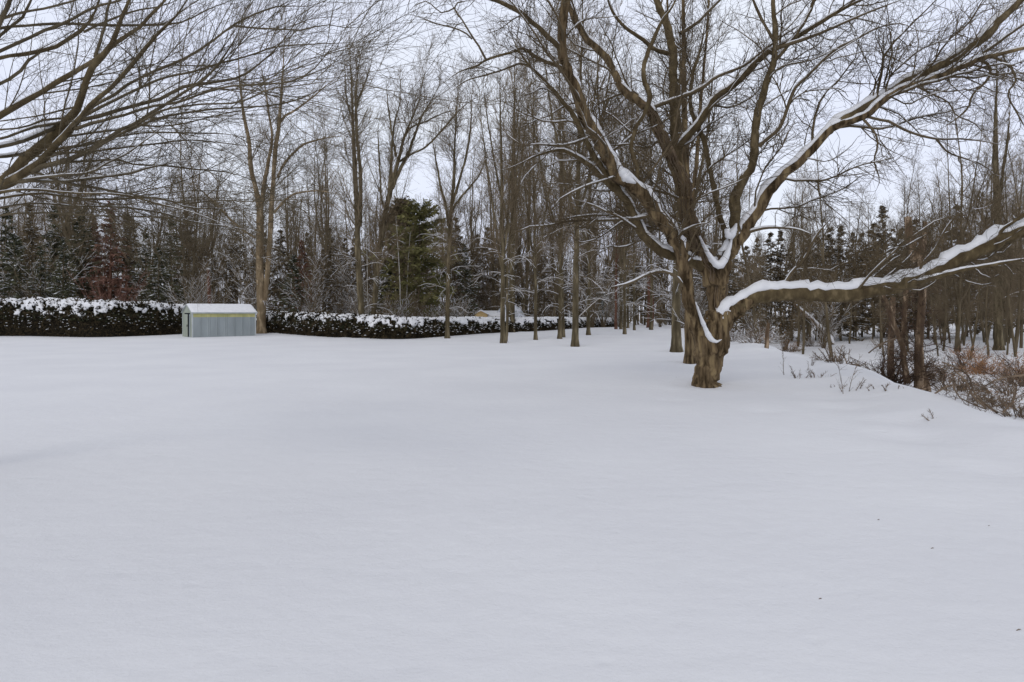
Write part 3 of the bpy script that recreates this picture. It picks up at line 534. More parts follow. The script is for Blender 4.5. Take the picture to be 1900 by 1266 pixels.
# ------------------------------------------------------------------ tall row trees
def tall_tree(name, label, base, stems, Yd, seed, mats, n1=90, dead=14, n2=700, n3=2600, group=None, up1=.10, len1=(1.4, 3.6), ang1=(30, 55), width=1., tw=1.0, snow=True, cat='tree', thin=.0035, deadlen=(1.6, 3.2), wsc=.85):
    """stems: list of pixel polylines (px,py,w) at distance Yd; the first one is the trunk"""
    rng = np.random.RandomState(seed); root = empty(name, base, label, cat, group)
    tr = Geo(); cr = Geo(); sn = Geo(); PP = []; RR = []; LL = []
    for j, st in enumerate(stems):
        p, r, L = px_limb(st, Yd, Yd+(0 if j == 0 else rng.uniform(-.8, .8)), 40)
        r = np.maximum(r*wsc*np.where(np.arange(40) > 26, 1-.72*(np.arange(40)-26)/13, 1)*(1+.04*rng.randn(40)), .006)*(1+.38*np.exp(-np.maximum(p[:, 2]-p[0, 2]-.12, 0)/.16)*(j == 0))
        p[1:] += np.cumsum(rng.randn(39, 3)*.012, 0)
        tubes(tr, p, r, 9, .04, seed+j)
        PP.append(p); RR.append(r); LL.append(L)
    PP = np.array(PP); RR = np.array(RR); LL = np.array(LL)
    q1, r1, l1 = grow(rng, PP, RR, LL, int(n1*1.15), len1[0], len1[1], ang1, up1, .11, .011, 9, .22, .45, rmin=.013, wpow=1.2)
    tubes(cr, q1, r1, 4)
    if dead:
        qd, rd, ld = grow(rng, PP[:1], RR[:1], LL[:1], int(dead*2.0), deadlen[0], deadlen[1]*.85, (60, 100), -.07, .09, .007, 9, .03, .35, tip=.3, rmin=.011)
        # low branches arch up and then droop
        i = 0
        z0 = qd[:, :1, 2]; okz = z0[:, 0] < base[2]+6.5; okz &= qd[..., 2].min(1) > base[2]+.75; qd = qd[okz]; rd = rd[okz]; ld = ld[okz]
        s = np.linspace(0, 1, 9)[None]; qd[..., 2] += rng.uniform(.1, .7, (len(qd), 1))*np.sin(s*2.4)*.28*ld[:, None]
        tubes(cr, qd, rd, 4)
        if snow: snow_caps(sn, qd, np.maximum(rd, .010), 1.3, seed, 5, .2, .86, wide=1.15)
        if len(qd):
            qe, re, le = grow(rng, qd, rd, ld, len(qd)*4, .4, 1.1, (25, 50), -.02, .1, .008, 6, .2, .6, rmin=.007)
            tubes(cr, qe, re, 3)
            if snow: snow_caps(sn, qe, np.maximum(re, .007), 1.0, seed+1, 4, .3, .8, wide=1.0)
    q1 = np.concatenate([q1, np.stack([p_[np.linspace(22, 39, 9).astype(int)] for p_ in PP])]); r1 = np.concatenate([r1, np.stack([p_[np.linspace(22, 39, 9).astype(int)] for p_ in RR])]); l1 = np.concatenate([l1, np.minimum(LL*.2, 3)])
    q2, r2, l2 = grow(rng, q1, r1, l1, int(n2*1.35), .6, 1.9, (22, 50), .07, .12, .007, 5, .1, .6, rmin=thin*2.2*tw)
    tubes(cr, q2, r2, 3)
    q3, r3, l3 = grow(rng, np.concatenate([q2]), np.concatenate([r2]), l2, int(n3*1.1), .3, .95, (20, 50), .05, .16, .006, 3, .1, .7, rmin=thin*1.45*tw, tip=.8)
    tubes(cr, q3, r3, 3)
    tr.obj('trunk', mats[0], root, base); cr.obj('crown', mats[1], root, base)
    if snow and sum(len(f) for f in sn.F): sn.obj('snow', M['snow'], root, base)
    return root

def row(px, py): return on_ground(px, py)
grp = 'tall bare trees standing in rows on the snowy lawn'
G_, T_, F_ = M['bark_grey'], M['bark_tan'], M['twig_far']
# two-stemmed tan tree beside the metal shed
b = row(484, 619)
tall_tree('poplar_tree', 'tan two-stemmed bare tree beside the metal shed with snowy arching low branches', b,
 [[(485, 622, 23), (484, 560, 21), (482, 500, 19), (483, 440, 18), (484, 395, 17), (476, 350, 12), (468, 310, 11), (464, 260, 9), (455, 215, 8), (448, 160, 6), (445, 100, 4), (447, 40, 2)],
  [(492, 560, 12), (496, 500, 12), (500, 450, 12), (503, 400, 12), (507, 330, 11), (510, 275, 11), (515, 240, 9), (520, 190, 7), (523, 140, 5), (527, 80, 4), (530, 20, 2)],
  [(484, 395, 10), (490, 350, 10), (500, 300, 9), (507, 250, 6), (500, 200, 5), (492, 150, 4), (480, 100, 2)],
  [(515, 235, 8), (530, 215, 6), (550, 203, 5), (575, 185, 4), (605, 160, 3), (630, 145, 2)],
  [(509, 395, 7), (525, 375, 6), (545, 360, 5), (575, 355, 4), (610, 358, 3), (640, 365, 2)],
  [(514, 330, 6), (530, 300, 6), (560, 270, 5), (600, 258, 4), (645, 255, 2)],
  [(474, 442, 6), (455, 430, 5), (430, 410, 5), (400, 380, 5), (370, 355, 4), (350, 340, 3)]],
 b[1], 31, [T_, F_], 110, 22, 900, 3600, grp, len1=(1.5, 4.2), wsc=.76)
b = row(672, 627)
tall_tree('poplar_tree', 'straight double-trunked bare tree in a V with the leaning one', b,
 [[(674, 632, 18), (672, 600, 16), (669, 550, 15), (667, 500, 15), (664, 440, 14), (662, 380, 13), (659, 320, 12), (656, 260, 9), (654, 200, 8), (653, 150, 6), (650, 110, 4), (648, 70, 2)],
  [(668, 420, 10), (669, 360, 10), (667, 310, 9), (663, 260, 8), (662, 200, 7), (664, 150, 5), (670, 110, 4), (678, 75, 2)],
  [(660, 205, 4), (672, 165, 4), (684, 130, 3), (690, 95, 2)], [(655, 230, 4), (644, 190, 4), (638, 150, 3), (634, 110, 2)]],
 b[1], 32, [G_, F_], 110, 20, 700, 2800, grp, len1=(1.2, 2.8), wsc=.74)
b = row(690, 626)
tall_tree('poplar_tree', 'leaning bare tree with a wide fan of upright limbs, next to the double trunk', b,
 [[(688, 631, 15), (691, 600, 13), (695, 560, 13), (698, 510, 13), (704, 460, 13), (710, 410, 13), (720, 360, 12), (730, 320, 10), (740, 285, 8), (752, 245, 7), (768, 210, 6), (780, 175, 4), (790, 120, 2)],
  [(722, 360, 10), (724, 325, 9), (726, 290, 6), (729, 245, 5), (735, 215, 4), (742, 190, 3), (744, 150, 2)],
  [(728, 350, 9), (742, 315, 8), (758, 275, 7), (770, 240, 6), (782, 210, 5), (800, 180, 4), (815, 150, 2)],
  [(740, 300, 6), (765, 285, 5), (790, 272, 5), (815, 245, 5), (840, 215, 4), (865, 190, 3), (890, 175, 2)],
  [(710, 380, 5), (706, 340, 4), (702, 290, 4), (701, 250, 3), (703, 225, 2)],
  [(735, 290, 6), (728, 250, 5), (722, 215, 4), (718, 180, 3), (716, 150, 2)],
  [(745, 262, 5), (765, 238, 5), (795, 225, 4), (825, 212, 3), (850, 205, 2)]],
 b[1], 33, [G_, F_], 100, 10, 900, 3600, grp, len1=(1.2, 2.8), ang1=(20, 42), wsc=.74)
b = row(830, 628)
tall_tree('poplar_tree', 'slim bare tree with straight trunk and narrow V crown before the green pine', b,
 [[(830, 632, 11), (830, 580, 10), (830, 520, 9), (831, 460, 9), (833, 410, 8), (836, 370, 7), (840, 320, 6), (842, 270, 5), (844, 220, 5), (846, 170, 3), (848, 130, 2)],
  [(832, 420, 6), (826, 380, 6), (818, 345, 5), (812, 310, 4), (806, 270, 3), (800, 240, 2)],
  [(836, 385, 6), (848, 350, 6), (858, 315, 5), (866, 280, 5), (872, 240, 4), (874, 200, 3), (878, 160, 2)],
  [(833, 400, 5), (850, 372, 5), (875, 345, 4), (895, 315, 3), (905, 280, 2)]],
 b[1], 34, [M['bark_grey'], F_], 90, 26, 800, 3000, grp, len1=(1.0, 2.6), ang1=(20, 45))
rows = [  # px, py base, w, top py, lean px, forks, label, mat
 (934, 637, 12, 90, -6, 3, 'slender twin-trunked bare tree, foremost of the row beyond the maple', G_),
 (948, 617, 15, 70, 10, 2, 'grey bare tree close behind the twin-trunked slender tree', G_),
 (994, 631, 8, 60, 2, 2, 'thin straight bare tree between the slender twins and the stout trunk', G_),
 (1038, 629, 9, 90, 14, 2, 'thin bare tree at the V pair, its trunk upright', G_),
 (1044, 626, 9, 40, -10, 2, 'thin bare tree at the V pair, its trunk leaning over the snow', G_),
 (1067, 643, 15, -60, 12, 3, 'stout bare trunk with snowy low twigs, in front of the teal tank', G_),
 (1092, 622, 9, 60, 4, 2, 'thin bare tree just past the stout trunk beside the teal tank', G_),
 (1143, 611, 6, 190, 0, 2, 'orange-stemmed slight tree past the teal tank at the hedge end', M['bark_rust']),
 (1152, 611, 6, 180, -4, 1, 'second slight tree past the teal tank, touching its neighbour', G_),
 (1159, 620, 7, 150, 3, 2, 'slight tree standing a little forward of the group past the tank', G_),
 (1165, 609, 5, 200, 5, 1, 'very thin tree at the back of the group past the tank', G_),
 (1177, 613, 5, 170, -3, 2, 'very thin lone pole-like tree between the tank group and the rusty trunk', G_),
 (1208, 612, 7, 100, 0, 2, 'thin tree in front of the broken rusty trunk by the grey-barked tree', G_),
 (1255, 653, 21, 20, 10, 1, 'thick smooth grey trunk standing behind the left stem of the maple', M['bark_grey']),
 (1281, 674, 22, -260, -14, 2, 'thick trunk half hidden directly behind the foot of the maple', M['bark_maple']),
]
for j, (px, py, wd, top, lean, fk, lab, m_) in enumerate(rows):
    b = row(px, py); rng = random.Random(100+j); H = py-top
    def X_(t): return px+lean*t+2.0*math.sin(t*5+j)*t
    st = [[(X_(t), py+4-(H+4)*t, max(1.6, wd*(1-.85*t))*(1.12 if t == 0 else 1)) for t in (0, .08, .2, .35, .5, .65, .8, .92, 1)]]
    for k in range(fk):
        t0 = rng.uniform(.22, .5); s = -1 if k % 2 else 1; sp_ = rng.uniform(.05, .13)*H*s
        st.append([(X_(t0)+sp_*u**.8, py-H*(t0+(rng.uniform(.85, .97)-t0)*u), max(1.4, wd*(1-.8*t0)*.6*(1-.8*u))) for u in (0, .15, .35, .6, .8, 1)])
    if j == 0:
        st[1] = [(939, 634, 7), (940, 580, 6), (938, 520, 6), (942, 450, 6), (950, 380, 5), (955, 300, 4), (962, 220, 3), (966, 150, 2)]
    big_ = wd > 18
    tall_tree('row_tree', lab, b, st, b[1], 200+j, [m_, F_ if not big_ else M['twig']], 90 if not big_ else 60, 16 if wd > 6 else 7, (650 if not big_ else 300) if wd > 6 else 350, (2200 if not big_ else 1200) if wd > 8 else (1500 if wd > 6 else 900), grp,
        len1=(1.0, 2.6) if not big_ else (1.5, 3.6), ang1=(22, 50))

b = row(1853, 650)
tall_tree('row_tree', 'stout straight grey trunk across the ditch, thickest of the trees at the right', b,
 [[(1853, 653, 20), (1853, 620, 18), (1852, 560, 17), (1850, 480, 16), (1850, 400, 15), (1847, 320, 12), (1848, 230, 9), (1850, 150, 6), (1850, 80, 3)], [(1850, 400, 8), (1862, 330, 7), (1870, 260, 5), (1875, 190, 3)]],
 b[1], 260, [G_, F_], 70, 12, 420, 1500, None, len1=(1.0, 2.4), ang1=(25, 60))
# ------------------------------------------------------------------ templates for the woods
def template_bare(name, seed, H, r0, forks, mats, n1=70, n2=520, n3=1300, spread=.14, thin=.0075, red=False):
    rng = np.random.RandomState(seed); root = empty(name, (0, 0, 0), 'x', 'tree')
    tr = Geo(); cr = Geo(); N = 24
    s = np.linspace(0, 1, N)
    def stem(p0, dirx, L, r, bend):
        p = np.empty((N, 3)); p[0] = p0; d = np.array(dirx, float); 
        for i in range(1, N):
            d = d+rng.randn(3)*.035; d[2] += bend; d /= np.linalg.norm(d); p[i] = p[i-1]+d*L/(N-1)
        return p, np.maximum(r*(1-.88*s), thin)
    PP, RR, LL = [], [], []
    p, r = stem((0, 0, -.3), (rng.uniform(-.06, .06), rng.uniform(-.06, .06), 1), H, r0, .02); PP.append(p); RR.append(r); LL.append(H)
    for k in range(forks):
        i = rng.randint(int(N*.2), int(N*.55)); a = rng.uniform(0, 6.28); L = (H-p[i, 2])*rng.uniform(.75, .98)
        q, r = stem(PP[0][i], (math.cos(a)*.4, math.sin(a)*.4, 1), L, RR[0][i]*.65, .05); PP.append(q); RR.append(r); LL.append(L)
    PP = np.array(PP); RR = np.array(RR); LL = np.array(LL)
    tubes(tr, PP, RR, 6)
    q1, r1, l1 = grow(rng, PP, RR, LL, n1, H*.08, H*spread*1.5, (28, 60), .08, .1, .012, 7, .15, .5, rmin=thin*1.3)
    tubes(cr, q1, r1, 3)
    q2, r2, l2 = grow(rng, q1, r1, l1, n2, H*.035, H*.085, (25, 50), .07, .12, .009, 4, .1, .7, rmin=thin)
    tubes(cr, q2, r2, 3)
    q3, r3, l3 = grow(rng, q2, r2, l2, n3, H*.02, H*.05, (20, 50), .05, .14, .008, 3, .1, .8, rmin=thin*.8, tip=.8)
    tubes(cr, q3, r3, 3)
    tr.obj('trunk', mats[0], root); cr.obj('crown', mats[1], root)
    return root
def template_conifer(name, seed, H, W, mats, snow=.35, n_br=150, low=.06, dens=16, needle=.30, droop=-.10, ragged=.25, trunk_r=.13, irregular=0.):
    rng = np.random.RandomState(seed); root = empty(name, (0, 0, 0), 'x', 'tree')
    tr = Geo(); cr = Geo(); sn = Geo()
    z = np.linspace(-.3, H, 14); p = np.stack([.05*np.sin(z), .05*np.cos(z*.7), z], 1)
    tubes(tr, p, trunk_r*(1-.93*np.linspace(0, 1, 14)), 7)
    u = rng.rand(n_br)**.85; zb = H*(low+(1-low-.02)*u)
    Lb = W*np.clip((1-u)**.8, .06, 1)*(1+ragged*rng.randn(n_br)).clip(.35, 1.6)
    if irregular: Lb = W*(.35+.65*np.sin(np.pi*np.clip(u*.85+.12, 0, 1)))*(1+irregular*rng.randn(n_br)).clip(.4, 1.5)
    a = rng.uniform(0, 2*np.pi, n_br); el = np.radians(rng.uniform(-8, 22, n_br)+25*u)
    d = np.stack([np.cos(a)*np.cos(el), np.sin(a)*np.cos(el), np.sin(el)], 1)
    pts = [np.stack([0*zb, 0*zb, zb], 1)]; q = pts[0]
    for k in range(5):
        d = norm(d+np.array([0, 0, droop])+.05*rng.randn(n_br, 3)); q = q+d*(Lb/5)[:, None]; pts.append(q)
    bp = np.stack(pts, 1); br = (.006+.012*Lb/W)[:, None]*np.linspace(1, .3, 6)[None]
    tubes(tr, bp, br, 3)
    # sprays of needles
    n = n_br*dens; bi = np.repeat(np.arange(n_br), dens); t = rng.rand(n)**.7*.95+.05; x = t*5; i = np.minimum(x.astype(int), 4); f = (x-i)[:, None]
    c = bp[bi, i]*(1-f)+bp[bi, i+1]*f; tg = norm(bp[bi, i+1]-bp[bi, i])
    side = norm(np.cross(tg, [0, 0, 1.]))*rng.choice([-1, 1], n)[:, None]
    ax = norm(tg*rng.uniform(.2, 1, (n, 1))+side*rng.uniform(.1, 1, (n, 1))+rng.randn(n, 3)*.25-np.array([0, 0, .18]))
    ln = needle*rng.uniform(.6, 1.4, n)[:, None]*(.6+.6*(Lb[bi]/W))[:, None]
    nrm_ = norm(rng.randn(n, 3)*.7+np.array([0, 0, 1.])); wd = norm(np.cross(ax, nrm_))*(ln*.20)
    for rep in range(2):
        jit = rng.randn(n, 3)*.04
        V = np.stack([c+jit-wd*.5, c+jit+wd*.5, c+jit+ax*ln*.6+wd*.6+rng.randn(n, 3)*.02, c+jit+ax*ln-wd*.1, c+jit+ax*ln*.55-wd*.7], 1)
        k5 = np.arange(n)[:, None]*5
        cr.add(V, np.concatenate([k5+np.array([[0, 1, 2, 4]])])); cr.F.append((k5+np.array([[4, 2, 3]]))+cr.n-5*n)
        ax = norm(ax+rng.randn(n, 3)*.5); wd = norm(np.cross(ax, nrm_+rng.randn(n, 3)*.4))*(ln*.20)
    if snow > 0:
        # shallow pads of snow lying on the sprays
        k = rng.rand(n) < snow; k &= t > .25
        m = k.sum(); cc = c[k]+np.array([0, 0, .05])+ax[k]*0; a1 = norm((tg[k]+side[k]*rng.uniform(0, .8, (m, 1)))*np.array([1, 1, .55]))*ln[k]*rng.uniform(.35, .75, (m, 1))
        a2 = norm(np.cross(a1, [0, 0, 1.]))*ln[k]*rng.uniform(.16, .34, (m, 1)); hz = np.array([0, 0, 1.])*ln[k]*.14
        V = np.stack([cc-a1, cc-a2, cc+a1, cc+a2, cc+hz], 1); k5 = np.arange(m)[:, None, None]*5
        sn.add(V, (k5+np.array([[0, 1, 4], [1, 2, 4], [2, 3, 4], [3, 0, 4]])[None]).reshape(-1, 3))
        low_ = (k5+np.array([[0, 3, 2], [0, 2, 1]])[None]).reshape(-1, 3); sn.F.append(low_+sn.n-5*m)
    tr.obj('trunk', mats[0], root); cr.obj('crown', mats[1], root, smooth=False)
    if snow > 0: sn.obj('snow', M['snow'], root)
    return root
def template_shrub(name, seed, H, n, mats, spread=.45, n2=260, n3=700, thin=.006, cat='shrub', lean=(0, 0), snow=0):
    rng = np.random.RandomState(seed); root = empty(name, (0, 0, 0), 'x', cat); g = Geo(); N = 9
    a = rng.uniform(0, 6.28, n); q = rng.uniform(.03, spread, n)
    d = norm(np.stack([np.cos(a)*q+lean[0], np.sin(a)*q+lean[1], np.ones(n)], 1)); p = np.stack([np.cos(a)*q*.4, np.sin(a)*q*.4, -.15*np.ones(n)], 1)
    L = H*rng.uniform(.55, 1.05, n); pts = [p]
    for k in range(N-1):
        d = norm(d+rng.randn(n, 3)*(.20 if cat == 'bush' else .08)+np.stack([np.cos(a), np.sin(a), 0*a-(.9 if cat == 'bush' else 0)], 1)*.035); p = p+d*(L/(N-1))[:, None]; pts.append(p)
    pp = np.stack(pts, 1); rr = (thin*2.2*rng.uniform(.7, 1.5, n))[:, None]*np.linspace(1, .35, N)[None]
    tubes(g, pp, rr, 4)
    q2, r2, l2 = grow(rng, pp, rr, L, n2, H*.10, H*.28, (20, 50), .04, .12, .008, 6, .15, .8, rmin=thin*.8); tubes(g, q2, r2, 3)
    q3, r3, l3 = grow(rng, q2, r2, l2, n3, H*.05, H*.12, (20, 60), .02, .14, .008, 3, .1, .8, rmin=thin*.6); tubes(g, q3, r3, 3)
    g.obj('stems', mats[0], root)
    if snow:
        s = Geo(); snow_caps(s, q2, np.maximum(r2, thin), 1.2, seed, 4, .35, .7, wide=1.2); snow_caps(s, pp, rr, 1., seed, 4, .45, .7, wide=1.1); s.obj('snow', M['snow'], root)
    return root
bare = [template_bare('bare_tree', 300+i, H, r, fk, [M['bark_far'], F_], spread=sp_) for i, (H, r, fk, sp_) in enumerate(
    [(20, .17, 2, .12), (18, .14, 1, .10), (22, .20, 3, .14), (16, .12, 2, .12), (19, .13, 0, .09), (15, .10, 1, .12)])]
con = [template_conifer('spruce_tree', 401, 11, 2.3, [M['bark_far'], M['spruce']], .34),
       template_conifer('spruce_tree', 402, 9, 2.0, [M['bark_far'], M['spruce']], .26, 130),
       template_conifer('spruce_tree', 403, 12, 2.0, [M['bark_far'], M['brown_needles']], .30, 170, ragged=.4),
       template_conifer('spruce_tree', 404, 11, 2.4, [M['bark_far'], M['brown_needles']], .22, 170, low=.12)]
rust = template_conifer('larch_tree', 405, 11, 1.8, [M['bark_rust'], M['rust_needles']], .08, 170, ragged=.4)
shr = [template_shrub('thicket_shrub', 500+i, H, n, [M['twig_far']], sp_, 340, 700, .009, snow=i != 0) for i, (H, n, sp_) in enumerate([(4.5, 26, .35), (3.4, 30, .55), (6, 22, .3)])]
used = set()
def put(tp, loc, rz, s, label, group, sz=None, tilt=(0, 0)):
    if tp.name not in used:
        used.add(tp.name); tp.location = [float(v) for v in loc]; tp.rotation_euler = (tilt[0], tilt[1], rz); tp.scale = (s, s, sz or s)
        tp['label'] = label; tp['group'] = group; return tp
    return copy_tree(tp, loc, rz, s, label, group, sz=sz, tilt=tilt)

LM = [(-200, 'far left behind the snow-topped hedge'), (90, 'behind the left part of the snow-topped hedge'), (210, 'behind the red-twigged shrub'), (300, 'between the red-twigged shrub and the shed'),
      (350, 'behind the metal shed'), (450, 'behind the tan two-stemmed tree'), (540, 'past the tan two-stemmed tree'), (620, 'just before the V pair of trees'), (700, 'behind the V pair of trees'),
      (760, 'around the green pine'), (850, 'past the green pine'), (910, 'above the small yellow shed'), (980, 'behind the snowy domed cover'), (1040, 'between dome and teal tank'),
      (1100, 'behind the teal tank'), (1160, 'past the teal tank'), (1240, 'behind the thick grey trunk'), (1360, 'behind the maple foot'), (1450, 'under the low snowy limb'),
      (1560, 'near the leaning dead log'), (1640, 'before the broken vine-wrapped snag'), (1740, 'past the broken vine-wrapped snag'), (1830, 'at the right over the ditch'), (1e9, 'far right beyond the ditch')]
def lm(px):
    return LM[max([i for i, a in enumerate(LM) if a[0] <= px+60] or [0])][1] if px > -100 else LM[0][1]
LM = LM[:-1]
def adj(s, r, kind):
    a = 'tallest' if s > 1.12 else 'tall' if s > 1.0 else 'middling' if s > .86 else 'low'
    return a
rng = np.random.RandomState(78)
for k, (px, Yd, s) in enumerate([(702, 88, 1.0), (733, 84, .93), (762, 90, 1.05), (792, 86, .95), (822, 92, 1.08), (856, 84, 1.0), (884, 88, 1.02), (640, 86, .98), (1448, 84, .8), (1490, 78, .72), (1535, 86, .84), (1578, 80, .7), (1622, 88, .82)]):
    x = (px-CX)/F*Yd; put(bare[k % 6], (x, Yd, ground(x, Yd)), rng.uniform(0, 6.28), s, f"{['slim', 'open', 'feathery', 'sparse'][k % 4]} bare tree showing its whole crown against the sky, {lm(px)}", 'bare trees in the woods')
rng = np.random.RandomState(77)
# bare woods, left and centre: behind the hedge; right: across the ditch
for k in range(210):
    px = rng.uniform(-60, 1960); right = px > 1330
    if right and k % 5 < 2: px = rng.uniform(-60, 1330); right = False
    Yd = rng.uniform(62, 105) if not right else rng.uniform(42, 110)
    if not right and px > 1100: Yd = rng.uniform(80, 120)
    if 690 < px < 790: Yd = rng.uniform(80, 110)
    x = (px-CX)/F*Yd; z = ground(x, Yd)
    s = rng.uniform(.7, 1.2)*(1.0 if not right else .72)
    if right and k % 3 == 0: continue
    if 620 < px < 900: s *= .68
    i = rng.randint(6)
    look = ['forked', 'slim', 'many-stemmed', 'small forked', 'pole-straight', 'thin'][i]
    near = 'nearer' if Yd < 75 else 'deeper-standing' if Yd < 92 else 'far-off'
    put(bare[i], (x, Yd, z), rng.uniform(0, 6.28), s, f'{adj(s, 0, 0)} {look} bare tree, {near}, {lm(px)}', 'bare trees in the woods', tilt=(rng.uniform(-.05, .05), rng.uniform(-.05, .05)))
# young thin trees across the ditch, trunks against snow
for k in range(46):
    px = rng.uniform(1400, 1930) if k < 24 else rng.uniform(1700, 1930); Yd = rng.uniform(38, 62); x = (px-CX)/F*Yd
    i = rng.choice([1, 4, 5]); s = rng.uniform(.42, .8)
    put(bare[i], (x, Yd, ground(x, Yd)), rng.uniform(0, 6.28), s, f"{['very thin', 'slight', 'straight', 'wiry', 'crooked'][k % 5]} {'low' if s < .52 else 'knee-forked' if s < .6 else 'mid-height' if s < .7 else 'tall'} young {'leaning' if k % 4 == 0 else 'upright'} tree {'close' if Yd < 45 else 'midway' if Yd < 53 else 'deep'} in the snow, {lm(px)}", 'young trees across the ditch', tilt=(rng.uniform(-.04, .04), rng.uniform(-.04, .04)))
# conifers: (px, top py, distance, template, width factor)
cl = [(-40, 372, 58, 2), (12, 380, 62, 0), (55, 374, 57, 2), (100, 378, 60, 0), (150, 385, 63, 1), (118, 440, 52, 1), (205, 372, 60, 5), (235, 392, 62, 2), (175, 400, 66, 5), (28, 430, 54, 1), (75, 455, 53, 0), (270, 420, 61, 0),
      (318, 395, 60, 0), (295, 455, 57, 1), (345, 390, 66, 3), (440, 420, 68, 3), (395, 470, 64, 3), (520, 425, 66, 3), (560, 445, 64, 5), (545, 470, 58, 1), (612, 422, 66, 3), (640, 440, 70, 3),
      (600, 470, 60, 2), (740, 376, 68, 3), (720, 480, 58, 1), (845, 402, 64, 3), (862, 450, 60, 0), (885, 432, 68, 2), (918, 440, 70, 2), (960, 462, 72, 3), (1010, 470, 74, 3), (1050, 480, 78, 2), (1085, 470, 80, 3),
      (1125, 478, 84, 2), (1180, 465, 84, 3), (1225, 470, 82, 3), (1340, 440, 72, 3), (1385, 455, 66, 3), (1430, 430, 70, 3), (1470, 445, 62, 2), (1520, 425, 66, 3), (1560, 415, 60, 2), (1600, 430, 66, 3),
      (1638, 378, 62, 2), (1672, 420, 70, 0), (1700, 405, 66, 3), (1752, 415, 60, 2), (1795, 430, 64, 3), (1830, 400, 70, 2), (1872, 410, 68, 3), (1915, 395, 70, 2), (1775, 380, 82, 3), (1860, 440, 58, 3),
      (470, 455, 74, 2), (680, 455, 72, 2), (790, 470, 78, 3), (1290, 455, 84, 3), (1150, 440, 95, 3), (1000, 445, 92, 2), (905, 420, 92, 3), (380, 430, 80, 2), (150, 400, 80, 3), (60, 395, 82, 3), (240, 400, 84, 3), (660, 430, 88, 3), (570, 430, 90, 3), (490, 430, 92, 3)]
cl += [(1405, 440, 60, 3), (1448, 425, 66, 2), (1497, 430, 60, 3), (1542, 420, 65, 3), (1583, 428, 61, 2), (1622, 412, 66, 3), (1658, 440, 60, 3), (1722, 430, 64, 3), (1360, 450, 78, 3), (1310, 460, 76, 2)]
hts = [11, 9, 12, 11]
for j, (px, top, Yd, i) in enumerate(cl):
    x = (px-CX)/F*Yd; z = float(ground(x, Yd)); H = CZ-(top-HY)/F*Yd-z
    tp = con[i] if i < 4 else rust; h0 = hts[i] if i < 4 else 11
    s = H/h0; wf = rng.uniform(.85, 1.15)
    look = ['dark green snow-dusted spruce', 'bushy dark spruce loaded with snow', 'ragged brownish spruce with snow flecks', 'dull brown evergreen', '', 'rust-brown narrow conifer'][i]
    near = 'nearer' if Yd < 60 else 'further back' if Yd < 75 else 'deep in the woods'
    put(tp, (x, Yd, z), rng.uniform(0, 6.28), max(s, .62)*wf, f'{look}, {near}, {lm(px)}', 'conifers in the woods', sz=s)
# the green pine, the brown rounded evergreen
def conifer_at(tp, px, top, Yd, h0, label, wf=1.):
    x = (px-CX)/F*Yd; z = float(ground(x, Yd)); H = CZ-(top-HY)/F*Yd-z; s = H/h0
    tp.location = (float(x), Yd, z); tp.scale = (s*wf, s*wf, s); tp['label'] = label; tp['category'] = 'tree'
    return tp
tp = template_conifer('pine_tree', 410, 11, 2.9, [M['bark_far'], M['pine']], .025, 210, low=.05, dens=22, needle=.34, droop=-.02, irregular=.22, trunk_r=.16)
conifer_at(tp, 778, 385, 57, 11, 'olive green white pine, the only bright evergreen behind the hedge', 1.15)
tp = template_conifer('cedar_tree', 411, 10, 1.7, [M['bark_far'], M['brown_needles']], .02, 230, low=.3, dens=24, needle=.30, droop=.05, irregular=.12, trunk_r=.14)
conifer_at(tp, 745, 374, 62, 10, 'dark brown round-topped evergreen rising beside the green pine', 1.0)
# understorey shrubs
for k in range(98):
    px = rng.uniform(-60, 1330) if k < 72 else rng.uniform(1370, 1950); Yd = rng.uniform(52, 70) if px < 700 else rng.uniform(62, 88)
    if k >= 92: px = [705, 735, 770, 800, 835, 860][k-92]; Yd = 53
    if px > 1370: Yd = rng.uniform(46, 66) if px < 1560 else rng.uniform(68, 85)
    x = (px-CX)/F*Yd; i = rng.randint(3); s = rng.uniform(.7, 1.2)*(1 if px < 1370 else .8)
    put(shr[i], (x, Yd, ground(x, Yd)), rng.uniform(0, 6.28), s, f"{['tall', 'wide', 'upright'][i]} brown {'dense' if k % 2 else 'open'} leafless thicket shrub, {lm(px)}", 'thicket shrubs')
rs_ = template_shrub('willow_shrub', 520, 5.2, 34, [M['twig_red']], .62, 420, 900, .009)
p_ = row(197, 600); x = (197-CX)/F*51; rs_.location = (float(x), 51, float(ground(x, 51))); rs_['label'] = 'fan-shaped reddish leafless shrub rising behind the left hedge'; rs_['category'] = 'shrub'

# far woods that read as one mass
g = Geo(); n = 1500; rng = np.random.RandomState(9)
u_ = np.where(rng.rand(n) < .25, rng.uniform(-.82, .3, n), rng.uniform(-.82, .82, n)); Yd = rng.uniform(105, 165, n); x = u_*Yd; H = rng.uniform(7, 17, n); N = 8
base_ = np.stack([x, Yd, ground(x, Yd)-.3], 1); d = norm(np.stack([rng.randn(n)*.05, rng.randn(n)*.05, np.ones(n)], 1)); pts = [base_]; p = base_
for k in range(N-1):
    d = norm(d+rng.randn(n, 3)*.04); p = p+d*(H/(N-1))[:, None]; pts.append(p)
pp = np.stack(pts, 1); rr = rng.uniform(.05, .13, n)[:, None]*np.linspace(1, .2, N)[None]
tubes(g, pp, rr, 4)
q, r, l = grow(rng, pp, rr, H, 15000, 1.2, 3.2, (25, 55), .08, .12, .012, 4, .12, .6, rmin=.018); tubes(g, q, r, 3)
q, r, l = grow(rng, q, r, l, 34000, .7, 1.7, (25, 60), .05, .1, .012, 3, .1, .8, rmin=.016); tubes(g, q, r, 3)
